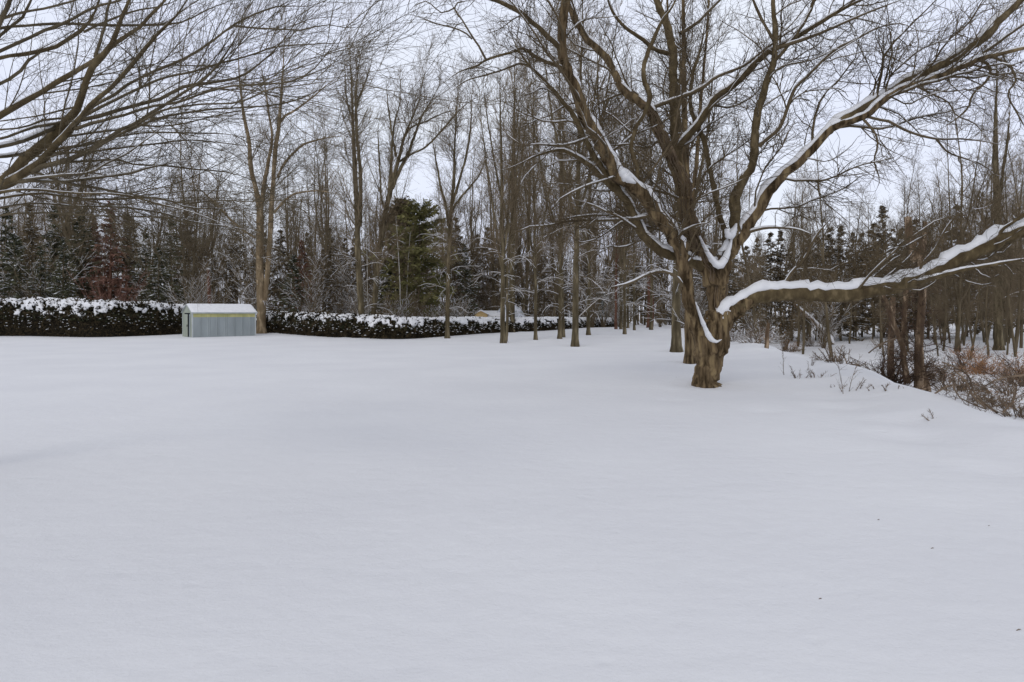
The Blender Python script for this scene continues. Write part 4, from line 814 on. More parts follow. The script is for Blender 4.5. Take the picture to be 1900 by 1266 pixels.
fw = g.obj('distant_woods', M['twig_far']); tagit(fw, 'hazy brown mass of distant leafless woods closing the view', 'woods', kind='stuff')

# birches in front of the pine
def birch(px, py_top, Yd, wpx, lean, label, seed):
    x = (px-CX)/F*Yd; b = np.array([x, Yd, float(ground(x, Yd))]); root = empty('birch_tree', b, label, 'tree', 'white-barked saplings near the pine')
    st = [(px, HY-(b[2]-CZ)/Yd*F+3, wpx), (px+lean*.2, 560, wpx), (px+lean*.5, 500, wpx*.9), (px+lean*.8, 440, wpx*.6), (px+lean, py_top, wpx*.3)]
    p, r, L = px_limb(st, Yd, Yd, 24); tr = Geo(); rgb_ = np.random.RandomState(seed+50); p[1:] += np.cumsum(rgb_.randn(23, 3)*.014, 0); tubes(tr, p, r*.72, 6); tr.obj('trunk', M['birch'], root, b)
    rg = np.random.RandomState(seed); cr = Geo(); q, r1, l = grow(rg, p[None], r[None], np.array([L]), 34, .8, 2.4, (25, 50), .06, .1, .008, 6, .25, .5, rmin=.01); tubes(cr, q, r1, 3)
    q, r1, l = grow(rg, q, r1, l, 200, .4, 1., (25, 50), .03, .1, .008, 3, .1, .7, rmin=.008); tubes(cr, q, r1, 3)
    cr.obj('crown', M['twig_far'], root, b)
birch(745, 400, 54, 2.6, -9, 'thin white-barked birch in front of the green pine', 1)
birch(752, 430, 55, 2.0, 8, 'second, thinner white-barked birch beside the first by the pine', 2)
birch(684, 360, 55, 2.2, -6, 'pale birch stem seen between the V pair of trees', 3)

# ------------------------------------------------------------------ hedge
hp = [(-160, 624, 2.35), (-60, 624, 2.35), (60, 624, 2.35), (180, 626, 2.25), (300, 622, 2.1), (400, 617, 1.75), (500, 618, 1.38), (600, 625, 1.35), (700, 629, 1.24), (760, 629, 1.16), (830, 624, 1.08), (900, 619, 1.0), (960, 616, .93), (1050, 611, .84), (1145, 606.5, .78)]
pts = []
for px, py, h in hp:
    q = on_ground(px, py); pts.append([*q, h])
hq, hL = resample(pts, 340)
ctr = hq[:, :2]+0; tg = np.gradient(hq[:, :2], axis=0); tg = norm(tg); nb = np.stack([-tg[:, 1], tg[:, 0]], 1)
nb *= np.sign((nb*ctr).sum(1))[:, None]                                  # points away from the viewer
W_ = 1.5
hr = empty('hedge', (0, 0, 0), 'long dark clipped hedge capped with snow running behind the lawn', 'hedge')
rng = np.random.RandomState(8)
ns = len(hq)
def hprof(t, h):     # t 0..1: front foot -> top -> back foot; offset from the front (m), height (m)
    o = np.interp(t, [0, .3, .42, .58, .75, 1], [0, .10, .42, 1.1, 1.45, 1.5]); z = np.interp(t, [0, .3, .42, .58, .75, 1], [0, .62, .93, 1.0, .6, 0])
    return o, z*h
def hnoise(s, t): return .5*np.sin(s*1.9+t*4)+.4*np.sin(s*4.3+2+t*9)+.35*np.sin(s*7.7+t*13+1)+.3*np.sin(s*.6+3)
S = np.linspace(0, hL, ns)
tt = np.linspace(0, 1, 26); core = np.zeros((ns, 26, 3))
for j, t in enumerate(tt):
    o, z = hprof(t, hq[:, 3]*(1+.035*hnoise(S, .2))); o = o+.12+.06*hnoise(S, t)-.04; o = np.minimum(o, 1.5)
    core[:, j, 0] = ctr[:, 0]+nb[:, 0]*o; core[:, j, 1] = ctr[:, 1]+nb[:, 1]*o; core[:, j, 2] = hq[:, 2]+z*.95-.15*(t in (0, 1))-.1
i_ = np.arange(ns*26).reshape(ns, 26); g = Geo(); g.add(core, np.stack([i_[:-1, :-1], i_[:-1, 1:], i_[1:, 1:], i_[1:, :-1]], -1).reshape(-1, 4)); g.obj('branches', M['hedge_core'], hr)
def hpoint(s, t, out):
    h = np.interp(s, S, hq[:, 3]*(1+.035*hnoise(S, .2))); o, z = hprof(t, h); o = o-out+.05*hnoise(s, t)
    cx = np.interp(s, S, ctr[:, 0]); cy = np.interp(s, S, ctr[:, 1]); cz = np.interp(s, S, hq[:, 2]); nx = np.interp(s, S, nb[:, 0]); ny = np.interp(s, S, nb[:, 1])
    return np.stack([cx+nx*o, cy+ny*o, cz+z+out*.6*(t > .35)], 1)
def leaves(n, t0, t1, material, size, seed, out=(-.05, .12)):
    rg = np.random.RandomState(seed); s = rg.uniform(0, hL, n); t = rg.uniform(t0, t1, n); c = hpoint(s, t, rg.uniform(out[0], out[1], n)*(1-.75*sm(.45, .7, s/hL))); c[:, 2] = np.maximum(c[:, 2], ground(c[:, 0], c[:, 1])+.02)
    ax = norm(rg.randn(n, 3)+np.array([0, -.6, .5])); wd = norm(np.cross(ax, rg.randn(n, 3))); ln = size*rg.uniform(.6, 1.5, n)[:, None]
    V = np.stack([c-wd*ln*.25, c+wd*ln*.25, c+ax*ln+wd*ln*.12, c+ax*ln-wd*ln*.12], 1); g = Geo(); g.add(V, (np.arange(n)[:, None]*4+np.array([[0, 1, 2, 3]]))); g.obj('foliage', material, hr, smooth=False)
leaves(46000, .0, .62, M['hedge'], .11, 1); leaves(20000, .22, .6, M['hedge_green'], .12, 2, (-.02, .16)); leaves(9000, .26, .62, M['hedge'], .16, 3, (.08, .26))
# snow on the hedge: clumped pads over its top and shoulder
g = Geo(); nt_ = 52; nss = int(hL/.055)
s_ = np.linspace(0, hL, nss); t_ = np.linspace(.17, .66, nt_)
SS, TT = np.meshgrid(s_, t_, indexing='ij')
rg = np.random.RandomState(4)
def vnoise(a, b, sc, seed):
    rg = np.random.RandomState(seed); tb = rg.rand(512, 64); x = a/sc; y = b/sc; xi = np.floor(x).astype(int); yi = np.floor(y).astype(int); fx = x-xi; fy = y-yi; fx = fx*fx*(3-2*fx); fy = fy*fy*(3-2*fy)
    q = lambda i, j: tb[i % 512, j % 64]
    return (q(xi, yi)*(1-fx)+q(xi+1, yi)*fx)*(1-fy)+(q(xi, yi+1)*(1-fx)+q(xi+1, yi+1)*fx)*fy
cov = .34*vnoise(SS, TT*5, .8, 1)+.36*vnoise(SS, TT*5, .30, 2)+.30*vnoise(SS, TT*5, .13, 3)
lim = np.interp(TT, [.17, .24, .30, .38, .46, .6], [1.0, .84, .64, .45, .36, .22])
frac = np.clip(SS/hL, 0, 1)
lim = lim+.04*sm(.1, .25, frac)-.10*sm(.45, .75, frac)
amt = cov-lim
Vs = hpoint(SS.reshape(-1), TT.reshape(-1), .06+.08*sm(0, .16, amt).reshape(-1)+.06*vnoise(SS, TT*5, .25, 5).reshape(-1))
Vs[:, 2] += .04*sm(0, .2, amt).reshape(-1)
i_ = np.arange(nss*nt_).reshape(nss, nt_); q = np.stack([i_[:-1, :-1], i_[:-1, 1:], i_[1:, 1:], i_[1:, :-1]], -1)
keep = (amt[:-1, :-1] > 0) & (amt[1:, 1:] > -.03) & (amt[1:, :-1] > -.03)
g.add(Vs, q[keep].reshape(-1, 4)); so = g.obj('snow', M['snow'], hr)
md = so.modifiers.new('thick', 'SOLIDIFY'); md.thickness = .05; md.offset = -1
# little dabs of snow caught in the face
g = Geo(); n = 1500; rg = np.random.RandomState(6); s = rg.uniform(0, hL, n); t = rg.beta(3.0, 1.6, n)*.4; c = hpoint(s, t, .13); a = rg.uniform(.02, .075, n)[:, None]
V = np.stack([c+np.array(v)*a for v in ((-1.3, 0, 0), (0, -.8, -.1), (1.2, 0, 0), (0, .8, 0), (0, 0, .55))], 1); k5 = np.arange(n)[:, None, None]*5
g.add(V, (k5+np.array([[0, 1, 4], [1, 2, 4], [2, 3, 4], [3, 0, 4], [0, 2, 1], [0, 3, 2]])[None]).reshape(-1, 3)); g.obj('snow', M['snow'], hr)

# ------------------------------------------------------------------ metal shed
th = R(39.5); A = on_ground(357, 626.5); u = np.array([math.cos(th), math.sin(th), 0]); v = np.array([-math.sin(th), math.cos(th), 0]); Lw, Dw, Hw, Hr = 4.0, 2.2, 1.60, .52
A[2] -= .04
sh = empty('metal_shed', A, 'low corrugated pale blue metal garden shed with snowy gable roof and door ajar', 'shed')
def SP(a, b, z): return A+u*a+v*b+np.array([0, 0, z])
def quad_box(g, a0, a1, b0, b1, z0, z1):
    V = [SP(a, b, z) for a in (a0, a1) for b in (b0, b1) for z in (z0, z1)]
    g.add(V, [[0, 1, 3, 2], [4, 6, 7, 5], [0, 4, 5, 1], [2, 3, 7, 6], [0, 2, 6, 4], [1, 5, 7, 3]])
def corr(g, along, b, a0, a1, z0, z1, pitch=.53, flip=1):
    prof = [(0, 0), (.36, 0), (.385, .022), (.41, .022), (.435, 0), (.455, 0), (.48, .03), (.505, .03), (.53, 0)]
    xs = []; k = a0
    while k < a1-1e-6:
        for o, d in prof[:-1]:
            if k+o < a1: xs.append((k+o, d))
        k += pitch
    xs.append((a1, 0)); V = []
    for x_, d in xs:
        for z in (z0, z1): V.append(SP(x_, b-flip*d, z) if along else SP(b-flip*d, x_, z))
    n = len(xs); g.add(V, [[2*i, 2*i+2, 2*i+3, 2*i+1] for i in range(n-1)])
g = Geo(); corr(g, True, -.012, .03, Lw-.03, 0, Hw-.265); corr(g, True, Dw+.012, .03, Lw-.03, 0, Hw, flip=-1); corr(g, False, Lw+.012, 0, Dw, 0, Hw, flip=-1)
quad_box(g, .02, Lw-.02, 0, .02, 0, Hw-.01); quad_box(g, .02, Lw-.02, Dw-.02, Dw, 0, Hw-.01); quad_box(g, Lw-.02, Lw, .021, Dw-.021, 0, Hw-.01)
g.obj('wall', M['tin'], sh, A, smooth=False)
g = Geo(); corr(g, True, -.016, .03, Lw-.03, Hw-.27, Hw-.02); g.obj('yellow_strip', M['yellow_strip'], sh, A, smooth=False)
g = Geo()  # gable end: side panels and gable
quad_box(g, -.02, 0, 0, .42, 0, Hw); quad_box(g, -.02, 0, Dw-.45, Dw, 0, Hw)
V = [SP(-.02, 0, Hw), SP(-.02, Dw, Hw), SP(-.02, Dw/2, Hw+Hr), SP(.0, 0, Hw), SP(.0, Dw, Hw), SP(.0, Dw/2, Hw+Hr)]
g.add(V, [[0, 2, 1], [3, 4, 5]]); g.add(V, [[0, 1, 4, 3]]); V2 = [SP(Lw, 0, Hw), SP(Lw, Dw, Hw), SP(Lw, Dw/2, Hw+Hr)]; g.add(V2, [[0, 1, 2]])
g.obj('gable', M['tin_green'], sh, A, smooth=False)
g = Geo(); quad_box(g, -.045, -.025, Dw-1.25, Dw-.40, .03, Hw-.08)
do = g.obj('door', M['tin_green'], sh, A, smooth=False)
g = Geo(); quad_box(g, -.075, -.047, Dw-1.22, Dw-1.17, .7, .85); g.obj('handle', M['dark_inside'], do, A, smooth=False)
g = Geo(); quad_box(g, -.045, -.024, .38, .60, .03, Hw-.08); g.obj('door', M['tin'], sh, A, smooth=False)
g = Geo(); quad_box(g, .03, .05, .05, Dw-.05, .02, Hw-.03); g.obj('gap_shade', M['dark_inside'], sh, A, smooth=False)  # near-black sheet behind the door gap, inside shade painted as colour
g = Geo()
for a, b in ((-.03, -.03), (Lw-.05, -.03), (-.03, Dw-.03)): quad_box(g, a, a+.07, b, b+.07, -.05, Hw)
quad_box(g, -.12, Lw+.1, -.10, -.045, Hw-.035, Hw+.02)
g.obj('trim', M['tin_trim'], sh, A, smooth=False)
def roofslab(g, off, thick, ov, n=14, noise=0):
    rg = np.random.RandomState(2)
    for s in (0, 1):
        for k in range(n):
            a0 = -ov+(Lw+2*ov)*k/n; a1 = -ov+(Lw+2*ov)*(k+1)/n
            b0, z0 = (-.11, Hw-.0) if s == 0 else (Dw+.11, Hw-.0); b1, z1 = Dw/2, Hw+Hr+.03
            V = []
            for a in (a0, a1):
                for (bb, zz) in ((b0, z0), (b1, z1)):
                    for dz in (off, off+thick): V.append(SP(a, bb, zz+dz))
            g.add(V, [[0, 1, 3, 2], [4, 6, 7, 5], [0, 4, 5, 1], [1, 5, 7, 3], [0, 2, 6, 4]])
g = Geo(); roofslab(g, 0, .025, .10, 1); ro = g.obj('roof', M['tin_trim'], sh, A, smooth=False)
# snow blanket on the roof, slightly uneven
g = Geo(); na, nbb = 50, 24; a_ = np.linspace(-.07, Lw+.07, na); b_ = np.linspace(-.09, Dw+.09, nbb); rg = np.random.RandomState(12)
AA, BB = np.meshgrid(a_, b_, indexing='ij'); zz = Hw+.03+(Hr+.03)*(1-np.abs(BB-Dw/2)/(Dw/2+.11)); edge = np.minimum(np.minimum(AA+.07, Lw+.07-AA), np.minimum(BB+.09, Dw+.09-BB))
zz = zz+.005+.055*sm(0, .10, edge)+.012*(vnoise(AA+9, BB+9, .5, 8)-.5)*sm(0, .1, edge)-.01*np.exp(-((BB-Dw/2)/.1)**2)
Vr = A+AA.reshape(-1, 1)*u+BB.reshape(-1, 1)*v+zz.reshape(-1, 1)*np.array([0, 0, 1.]); i_ = np.arange(na*nbb).reshape(na, nbb)
g.add(Vr, np.stack([i_[:-1, :-1], i_[1:, :-1], i_[1:, 1:], i_[:-1, 1:]], -1).reshape(-1, 4)); g.obj('snow', M['snow'], ro, A)

# ------------------------------------------------------------------ small things behind the hedge
def at(px, Yd): x = (px-CX)/F*Yd; return np.array([x, Yd, float(ground(x, Yd))])
a = at(892, 58); ys = empty('garden_hut', a, 'tiny yellow wooden hut with snowy roof peeking over the hedge', 'hut'); zt = CZ+3/F*58-a[2]
g = Geo(); wv = .5; V = [a+np.array(q) for q in ((-wv, 0, 0), (wv, 0, 0), (wv, 0, zt-.25), (0, 0, zt), (-wv, 0, zt-.25), (-wv, 2.1, 0), (wv, 2.1, 0), (wv, 2.1, zt-.25), (0, 2.1, zt), (-wv, 2.1, zt-.25))]
g.add(V, [[0, 1, 2, 4], [1, 6, 7, 2], [5, 9, 7, 6], [0, 4, 9, 5]]); g.add(V, [[4, 2, 3], [9, 8, 7]]); g.obj('wall', M['yellow_board'], ys, a, smooth=False)
g = Geo(); tt_ = .10
for s in (-1, 1):
    V = [a+np.array(q) for q in ((0, -.12, zt), (s*(wv+.12), -.12, zt-.31), (s*(wv+.12), 2.3, zt-.31), (0, 2.3, zt), (0, -.12, zt+tt_), (s*(wv+.10), -.1, zt-.31+tt_*.6), (s*(wv+.10), 2.3, zt-.31+tt_*.6), (0, 2.3, zt+tt_))]
    g.add(V, [[0, 1, 2, 3], [4, 5, 6, 7], [0, 1, 5, 4], [1, 2, 6, 5], [3, 2, 6, 7]])
g.obj('roof', M['snow'], ys, a, smooth=False)
a = at(925, 60); r_ = empty('lean_to', a, 'low snow-covered lean-to between the yellow hut and the domed cover', 'lean-to'); zt = CZ-a[2]
g = Geo(); V = [a+np.array(q) for q in ((-1.3, 0, 0), (1.0, 0, 0), (1.0, 0, zt-.35), (-1.3, 0, zt-.35), (-1.3, 1.6, 0), (1.0, 1.6, 0), (1.0, 1.6, zt+.02), (-1.3, 1.6, zt+.02))]
g.add(V, [[0, 1, 2, 3], [1, 5, 6, 2], [4, 7, 6, 5], [0, 3, 7, 4]]); g.obj('wall', M['tank'], r_, a, smooth=False)
g = Geo(); V = [a+np.array(q) for q in ((-1.4, -.12, zt-.36), (1.1, -.12, zt-.36), (1.1, 1.7, zt+.04), (-1.4, 1.7, zt+.04), (-1.38, -.08, zt-.26), (1.08, -.08, zt-.26), (1.08, 1.65, zt+.16), (-1.38, 1.65, zt+.16))]
g.add(V, [[4, 5, 6, 7], [0, 1, 5, 4], [1, 2, 6, 5], [3, 0, 4, 7], [0, 3, 2, 1]]); g.obj('roof', M['snow'], r_, a, smooth=False)
a = at(946, 61); dm = empty('domed_cover', a, 'rounded hoop-shaped cover blotched with snow behind the hedge', 'greenhouse'); zt = CZ+15/F*61-a[2]; hw = 31/F*61
g = Geo(); na, nb2 = 20, 12; ang = np.linspace(0, np.pi, na); yy = np.linspace(0, 3.5, nb2); rg = np.random.RandomState(3)
Vd = np.array([[a+np.array([-hw*math.cos(t), y, zt*math.sin(t)**.9 if 0 < t < np.pi else 0])*(1)+rg.randn(3)*.012 for y in yy] for t in ang]); i_ = np.arange(na*nb2).reshape(na, nb2)
g.add(Vd, np.stack([i_[:-1, :-1], i_[:-1, 1:], i_[1:, 1:], i_[1:, :-1]], -1).reshape(-1, 4)); fr = np.concatenate([Vd[:, 0], [a]]); 
g.add(fr, [[k, k+1, na] for k in range(na-1)]); g.obj('cover', M['tarp'], dm, a)
g = Geo()
for y in (-.02, 1.7, 3.5):
    q = np.array([a+np.array([-hw*1.01*math.cos(t), y, zt*1.01*math.sin(t)**.9]) for t in np.linspace(.02, np.pi-.02, 18)]); tubes(g, q, np.full(18, .02), 5)
g.obj('hoop', M['tin_trim'], dm, a)
a = at(1117, 72); tk = empty('storage_tank', a, 'upright teal round tank with a snow cap behind the hedge', 'tank'); rt = 11.5/F*72; zt = CZ+36/F*72-a[2]
g = Geo(); zz = [0, .02, .9, .93, .97, 1.0, 1.9, 1.93, 1.97, 2.0, 2.9, 2.93, 2.97, 3.0, zt-.02, zt]; rr = [1, 1, 1, 1.04, 1.04, 1, 1, 1.04, 1.04, 1, 1, 1.04, 1.04, 1, 1, .97]
tubes(g, np.array([[a[0], a[1], a[2]+z] for z in zz]), rt*np.array(rr), 28, cap=True); g.obj('body', M['tank'], tk, a, smooth=False)
g = Geo(); blob(g, a+np.array([0, 0, zt]), (rt*1.02, rt*1.02, .13), 5, 10, 24); g.obj('snow', M['snow'], tk, a)
g = Geo(); tubes(g, np.array([[a[0]+.2, a[1]-rt*1.05, a[2]], [a[0]+.2, a[1]-rt*1.05, a[2]+zt-.1]]), np.array([.03, .03]), 6); g.obj('pipe', M['tin_trim'], tk, a)

def snag(name, label, px, py_base, py_top, Yd, wpx, lean, mt, seed, cap_snow=True, stubs=4):
    b = at(px, Yd); root = empty(name, b, label, 'dead tree'); pb = HY-(b[2]-CZ)/Yd*F+4
    n_ = 8; st = [(px+lean*t+math.sin(t*7+seed)*wpx*.12, pb+(py_top-pb)*t, wpx*(1.15-.3*t)) for t in np.linspace(0, 1, n_)]
    p, r, L = px_limb(st, Yd, Yd, 30); g = Geo(); tubes(g, p, r, 12, .09, seed, cap=True)
    rg = np.random.RandomState(seed)
    for k in range(3):   # splintered top
        q0 = p[-2]+np.array([rg.uniform(-.5, .5)*r[-1], rg.uniform(-.5, .5)*r[-1], 0]); tubes(g, np.array([q0, q0+np.array([rg.uniform(-.04, .04), 0, r[-1]*rg.uniform(.8, 2.0)])]), np.array([r[-1]*.45, .01]), 5)
    g.obj('trunk', mt, root, b)
    if stubs:
        g = Geo(); q, rr, _ = grow(rg, p[None], r[None], np.array([L]), stubs, .3, .9, (55, 90), -.02, .15, .06, 5, .3, .45); tubes(g, q, rr, 5); g.obj('branch_stub', mt, root, b)
    if cap_snow: g = Geo(); blob(g, p[-1]+np.array([0, 0, .02]), (r[-1]*1.35, r[-1]*1.2, r[-1]*.55), seed); g.obj('snow', M['snow'], root, b)
    return root
snag('broken_tree', 'broken rusty red dead trunk with snow on top behind the metal shed', 389, 0, 500, 56, 7, -2, M['bark_rust'], 61)
snag('broken_tree', 'short brown dead trunk behind the thin tree near the maple', 1206, 0, 505, 66, 12, 2, M['bark_rust'], 62, False)
snag('broken_tree', 'brown dead stub standing past the maple foot at the brush', 1421, 0, 600, 33, 7, 5, M['bark_dead'], 63, False)
snag('broken_tree', 'thick dark rotten stump behind the vine-wrapped snag', 1652, 0, 552, 27, 11, 4, M['bark_dead'], 64, False)
# vine-wrapped broken snag by the bank
b = on_ground(1694, 712, 15, 24); root = empty('dead_snag', b, 'broken vine-tangled snag with two leaning trunks at the edge of the bank', 'dead tree'); YS = b[1]
def limb_part(nm, pts, dY, mt, sides=14, rough=.08, seed=1, snow=0, parent=None):
    p, r, L = px_limb(pts, YS, YS+dY); g = Geo(); tubes(g, p, r, sides, rough, seed, cap=True); o = g.obj(nm, mt, parent or root, b)
    if snow: g = Geo(); snow_caps(g, p, r, snow, seed, 8, .4, .9); 
    if snow and sum(len(f) for f in g.F): g.obj('snow', M['snow'], o, b)
    return p, r, L
PS = []
PS.append(limb_part('trunk', [(1712, 728, 28), (1710, 708, 24), (1706, 680, 18), (1705, 650, 15), (1706, 620, 14), (1709, 580, 14), (1712, 540, 14), (1712, 500, 18), (1706, 470, 24), (1702, 446, 20)], 0, M['bark_dead'], seed=2))
PS.append(limb_part('trunk', [(1684, 712, 14), (1680, 690, 11), (1676, 660, 10), (1676, 620, 9), (1678, 580, 9), (1681, 540, 9), (1684, 500, 8)], .5, M['bark_dead'], seed=3))
PS.append(limb_part('branch', [(1680, 660, 10), (1668, 625, 10), (1656, 595, 9), (1648, 570, 8), (1638, 545, 6)], -.3, M['bark_dead'], seed=4, snow=.5))
PS.append(limb_part('branch', [(1700, 486, 17), (1693, 458, 15), (1687, 430, 13), (1685, 403, 11)], .1, M['bark_dead'], seed=5, snow=.5))
PS.append(limb_part('branch', [(1708, 475, 12), (1714, 444, 10), (1716, 412, 8)], .1, M['bark_dead'], seed=6))
blobg = Geo(); blob(blobg, P(1703, 452, YS-.1), (.09, .08, .05), 5); blobg.obj('snow', M['snow'], root, b)
rng = np.random.RandomState(15)
g = Geo(); pp = np.stack([resample(np.column_stack([q[0], q[1]]), 30)[0] for q in PS]); ll = np.array([q[2] for q in PS])
q, r, l = grow(rng, pp[..., :3], pp[..., 3], ll, 190, .5, 1.9, (25, 85), -.14, .3, .008, 12, .02, .3, rmin=.010); tubes(g, q, r, 4)
q2, r2, l2 = grow(rng, q, r, l, 1100, .2, .8, (25, 85), -.05, .25, .006, 5, .05, .8, rmin=.0065); tubes(g, q2, r2, 3)
g.obj('vine_tangle', M['vine'], root, b)
# dark tangle hanging at its foot
tz = template_shrub('vine_bush', 531, 1.9, 80, [M['vine']], .75, 800, 1500, .010, 'bush'); a = b+np.array([-.62, .35, 0]); a[2] = ground(a[0], a[1])-.05; tz.location = [float(v_) for v_ in a]; tz['label'] = 'dark tangled vine bush heaped against the foot of the broken snag'; tz['category'] = 'bush'

# leaning dead log
b = on_ground(1545, 640, 24, 90); YG = float(b[1]); root = empty('leaning_log', b, 'pale dead log leaning with snow along its upper side in the brush', 'log')
p, r, L = px_limb([(1545, 640, 7), (1536, 624, 7), (1517, 604, 6), (1500, 588, 6), (1486, 576, 5), (1474, 565, 4)], YG, YG+1.5); g = Geo(); tubes(g, p, r, 10, .08, 4, cap=True); lo = g.obj('trunk', M['bark_dead'], root, b)
g = Geo(); snow_caps(g, p, r, 1.1, 4, 8, .2, .97); g.obj('snow', M['snow'], root, b)
g = Geo(); q, rr, _ = grow(np.random.RandomState(2), p[None], r[None], np.array([L]), 7, .3, .8, (50, 90), .1, .2, .02, 5, .3, .4); tubes(g, q, rr, 4); g.obj('branch', M['bark_dead'], root, b)

# ------------------------------------------------------------------ brush along the bank
def bramble(label, px, py, H, n, lean, seed, mt, leaf=0, spread=1.1, off=(0, 0, 0), n2=380, n3=900, name='bramble_bush', thin=.0075, snow=0):
    a = on_ground(px, py, 8, 60)+np.array(off); a[2] = ground(a[0], a[1])
    o = template_shrub(name, seed, H, n, [mt], spread, n2, n3, thin, 'bush', lean, snow); o.location = [float(q) for q in a]; o['label'] = label; o['category'] = 'bush'; o['group'] = 'leafless brush along the bank'
    if leaf:
        rg = np.random.RandomState(seed); n_ = leaf; c = rg.randn(n_, 3)*np.array([H*.42, H*.35, H*.22])+np.array([lean[0]*H*.6, lean[1]*H*.6, H*.42]); c[:, 2] = np.abs(c[:, 2])
        ax = norm(rg.randn(n_, 3)); wd = norm(np.cross(ax, rg.randn(n_, 3))); ln = rg.uniform(.02, .06, n_)[:, None]
        g = Geo(); g.add(np.stack([c, c+ax*ln*.5+wd*ln*.35, c+ax*ln, c+ax*ln*.5-wd*ln*.3], 1), np.arange(n_)[:, None]*4+np.array([[0, 1, 2, 3]])); g.obj('dry_leaves', M['dry_leaf'], o, smooth=False)
    return o
BR = M['brush']
bramble('orange-brown brush with curled dead leaves past the maple foot', 1470, 655, 1.0, 40, (.2, .0), 601, BR, 500, off=(.2, .8, 0))
bramble('frosted brush with snow on its twigs right behind the maple foot', 1375, 634, 1.3, 46, (0, 0), 602, BR, 0, off=(0, 1.5, 0), snow=1)
bramble('frosted tangled brush between the maple foot and the leaning log', 1420, 640, 1.5, 46, (.1, 0), 603, BR, 60, off=(0, 1.5, 0), snow=1)
bramble('snowy brush heap at the lower end of the leaning log', 1520, 650, 1.1, 36, (0, 0), 604, BR, 60, off=(1.0, 4.0, 0), snow=1)
bramble('reddish tangled brush hugging the foot of the vine-wrapped snag', 1712, 706, 1.5, 60, (.1, 0), 615, BR, 100, off=(.1, .5, 0), spread=1.2)
bramble('wide messy brush filling the ditch side between snag and fallen branches', 1775, 730, 1.0, 60, (.2, 0), 616, BR, 160, off=(.5, .8, 0), spread=1.3)
bramble('low twiggy heap on the bank under the dark fork', 1850, 758, .7, 50, (.2, .1), 617, BR, 60, off=(.4, .4, 0), spread=1.3)
bramble('loose brush just past the foot of the vine-wrapped snag', 1745, 712, 1.1, 40, (.35, 0), 605, BR, 120, off=(.6, .9, 0))
bramble('tan leafy brush heap above the fallen branches', 1830, 705, 1.25, 60, (.2, 0), 606, M['dry_leaf'], 900, off=(1.2, 2.0, 0))
bramble('orange leafy brush patch at the picture edge over the ditch', 1895, 715, 1.35, 60, (-.1, 0), 607, M['dry_leaf'], 1100, off=(1.3, 1.6, 0))
bramble('dark springy brush leaning over the bank by the fallen branch', 1800, 748, .8, 36, (.5, .1), 608, BR, 80, off=(.4, .3, 0))
bramble('dark brush at the frame edge reaching over the snowy bank', 1885, 778, .85, 40, (.1, .2), 609, BR, 60, off=(.6, .5, 0))
bramble('tall wiry brush rising from the ditch before the young trunks', 1790, 700, 1.6, 44, (.1, 0), 618, M['vine'], 60, off=(1.2, 2.2, 0), spread=1.3)
bramble('wiry reddish brush higher on the ditch side near the frame edge', 1880, 720, 1.6, 44, (-.1, 0), 619, M['vine'], 200, off=(1.2, 1.2, 0), spread=1.3)
bramble('open wiry brush between the orange patches', 1860, 740, 1.2, 40, (0, .1), 620, BR, 200, off=(.8, .9, 0), spread=1.4)
bramble('thin brush in the ditch between leaning log and snag', 1600, 690, .9, 26, (0, 0), 610, BR, 0, off=(1.0, 3.5, 0))
bramble('sparse brush further off in the ditch under the low limb', 1740, 690, 1.0, 30, (0, 0), 611, BR, 100, off=(2.2, 6, 0))
bramble('sparse brush far off in the ditch beside the young trunks', 1850, 690, 1.1, 30, (0, 0), 612, M['dry_leaf'], 200, off=(3.2, 7, 0))
# fallen branches lying across the brush
def fallen(label, pts, Y0, dY, seed):
    p, r, L = px_limb(pts, Y0, Y0+dY); r = r*.62; b = p[0].copy(); root = empty('fallen_branch', b, label, 'branch', 'fallen branches on the bank')
    g = Geo(); tubes(g, p, r, 7, .04, seed); g.obj('stem', BR, root, b)
    rg = np.random.RandomState(seed); g = Geo(); q, rr, l = grow(rg, p[None], r[None], np.array([L]), 16, .3, 1.0, (25, 60), .02, .14, .010, 8, .1, .6, rmin=.004); tubes(g, q, rr, 4)
    q, rr, l = grow(rg, q, rr, l, 90, .12, .4, (25, 60), .02, .14, .008, 4, .1, .7, rmin=.0028); tubes(g, q, rr, 3); g.obj('twigs', BR, root, b)
fallen('long dark fallen branch sloping down to the crest of the bank', [(1748, 672, 4), (1775, 683, 4), (1797, 698, 5), (1806, 725, 5), (1822, 745, 6), (1850, 766, 7)], 14.4, -2.0, 1)
fallen('curved fallen branch nearest the weed stalks', [(1728, 735, 5), (1745, 724, 5), (1768, 714, 5), (1777, 735, 4), (1800, 748, 4), (1830, 760, 3)], 14.0, -1.0, 2)
fallen('fallen branch with reddish twigs crossing at the picture edge', [(1930, 690, 8), (1895, 697, 6), (1860, 701, 5), (1835, 712, 4), (1805, 735, 3)], 13.5, .3, 3)
fallen('dark fork of a fallen branch lowest at the picture edge', [(1860, 766, 6), (1880, 745, 5), (1886, 715, 4), (1878, 708, 3)], 12.0, -.2, 4)
fallen('bent fallen branch leaning on the upper bank', [(1774, 690, 4), (1790, 705, 5), (1806, 735, 5), (1830, 758, 6)], 13.6, -1.0, 6)
fallen('low twiggy branch poking out beside the snag foot', [(1612, 655, 4), (1625, 645, 4), (1645, 634, 5), (1662, 628, 5)], 19, .8, 5)
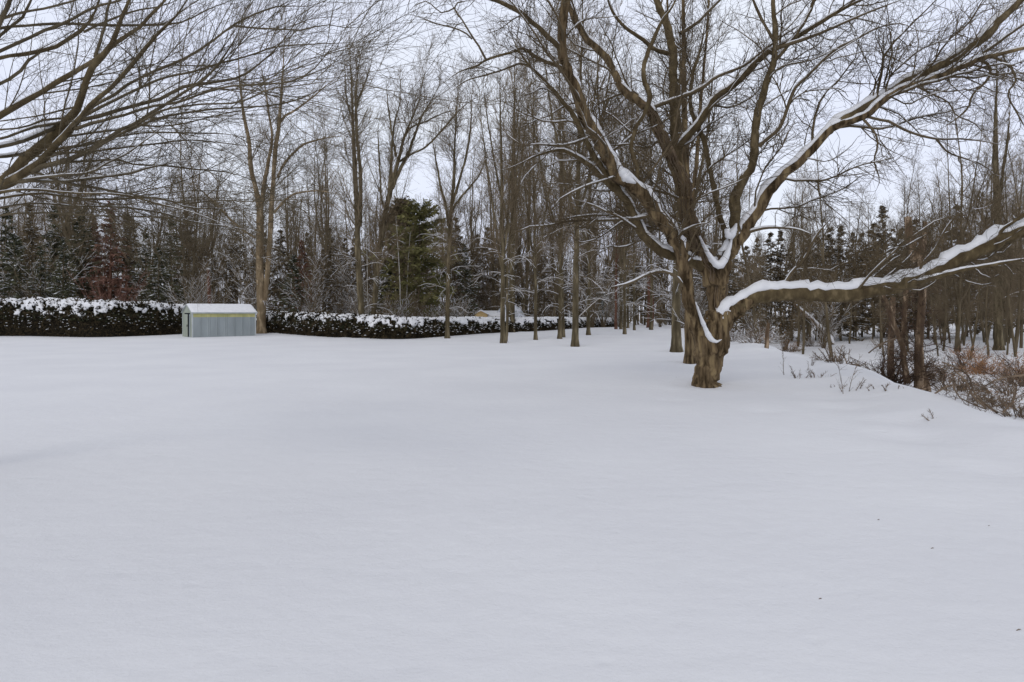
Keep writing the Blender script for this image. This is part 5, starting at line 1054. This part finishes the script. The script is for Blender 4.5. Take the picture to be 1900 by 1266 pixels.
# weed stalks standing in the snow
def weed(label, px, py, Hpx, n, seed, lean=0):
    a = on_ground(px, py, 5, 40); H = Hpx/F*a[1]; o = template_shrub('weed_stalk', seed, H, n, [BR], .45, 16*n, 20*n, .0038, 'weed', (lean, 0)); o.location = [float(q) for q in a]; o['label'] = label; o['category'] = 'weed'; o['group'] = 'dry weed stalks in the snow'
weed('tall forked weed stalk standing alone on the crest before the snag', 1570, 728, 100, 2, 701)
weed('small curly weed beside the foot of the tall forked stalk', 1548, 720, 28, 3, 702)
weed('bushy dry weed at the foot of the tall forked stalk', 1580, 726, 42, 5, 703, .2)
weed('low dry weed clump left of the snag foot', 1632, 722, 28, 5, 704)
weed('short weed leaning out of the snow below the snag', 1712, 757, 22, 2, 705, -.5)
weed('upright ragged weed nearest the lower bank crest', 1752, 775, 52, 2, 706)
weed('single thin stalk above the short leaning weed', 1688, 754, 22, 1, 707)
weed('slanting bare stalk right of the maple foot', 1447, 696, 60, 1, 708, -.6)
weed('fuzzy low weeds midway between maple and tall stalk', 1480, 702, 34, 7, 709)
weed('wider fuzzy weeds close to the leaning brush', 1515, 700, 36, 7, 710, .2)
weed('tiny weed tip poking up beside the maple', 1417, 738, 9, 1, 711)
weed('brownish dead weed clump at the edge under the orange brush', 1500, 680, 26, 5, 712)
weed('faint weed tuft just below the snag roots', 1655, 722, 26, 4, 713)
weed('tiny twig tip on the open snow close to the fallen branches', 1832, 780, 12, 1, 714)
# small litter on the open snow
for j, (px, py, l_) in enumerate([(1630, 965, .05), (1730, 1018, .07), (1522, 1112, .05), (1890, 1170, .08), (1835, 976, .03), (1255, 700, .05)]):
    a = on_ground(px, py, 2.5, 40); g = Geo(); d = np.array([l_, l_*.4, .004])*.45; tubes(g, np.array([a-d/2+[0, 0, .001], a+[0, 0, .004], a+d/2+[0, 0, .001]]), np.array([.0015, .003, .001]), 5)
    o = g.obj('fallen_twig', BR, None); tagit(o, ['tiny dark twig bit on open snow, below the crest', 'small twig fragment on snow toward the lower corner', 'lone tiny twig on the wide foreground snow', 'twig bit on the snow at the lowest corner', 'minute twig speck near the dimples in the snow', 'twig bit on snow by the maple foot'][j], 'twig', 'twig bits on the snow')

# every look-alike gets its own place among its neighbours
by = {}
for o in scene.objects:
    if o.parent is None and o.get('label'): by.setdefault(o['label'], []).append(o)
words = ['first', 'second', 'third', 'fourth', 'fifth', 'sixth', 'seventh', 'eighth']
for lab, os_ in by.items():
    if len(os_) > 1:
        os_.sort(key=lambda o: o.location.x/max(o.location.y, 1))
        for w_, o in zip(words, os_):
            new = f'{w_} from left: {lab}'
            ws = new.replace('-', ' ').split()
            if len(ws) > 16: new = f'{w_}: {lab}' if len(ws) <= 18 else lab
            o['label'] = new
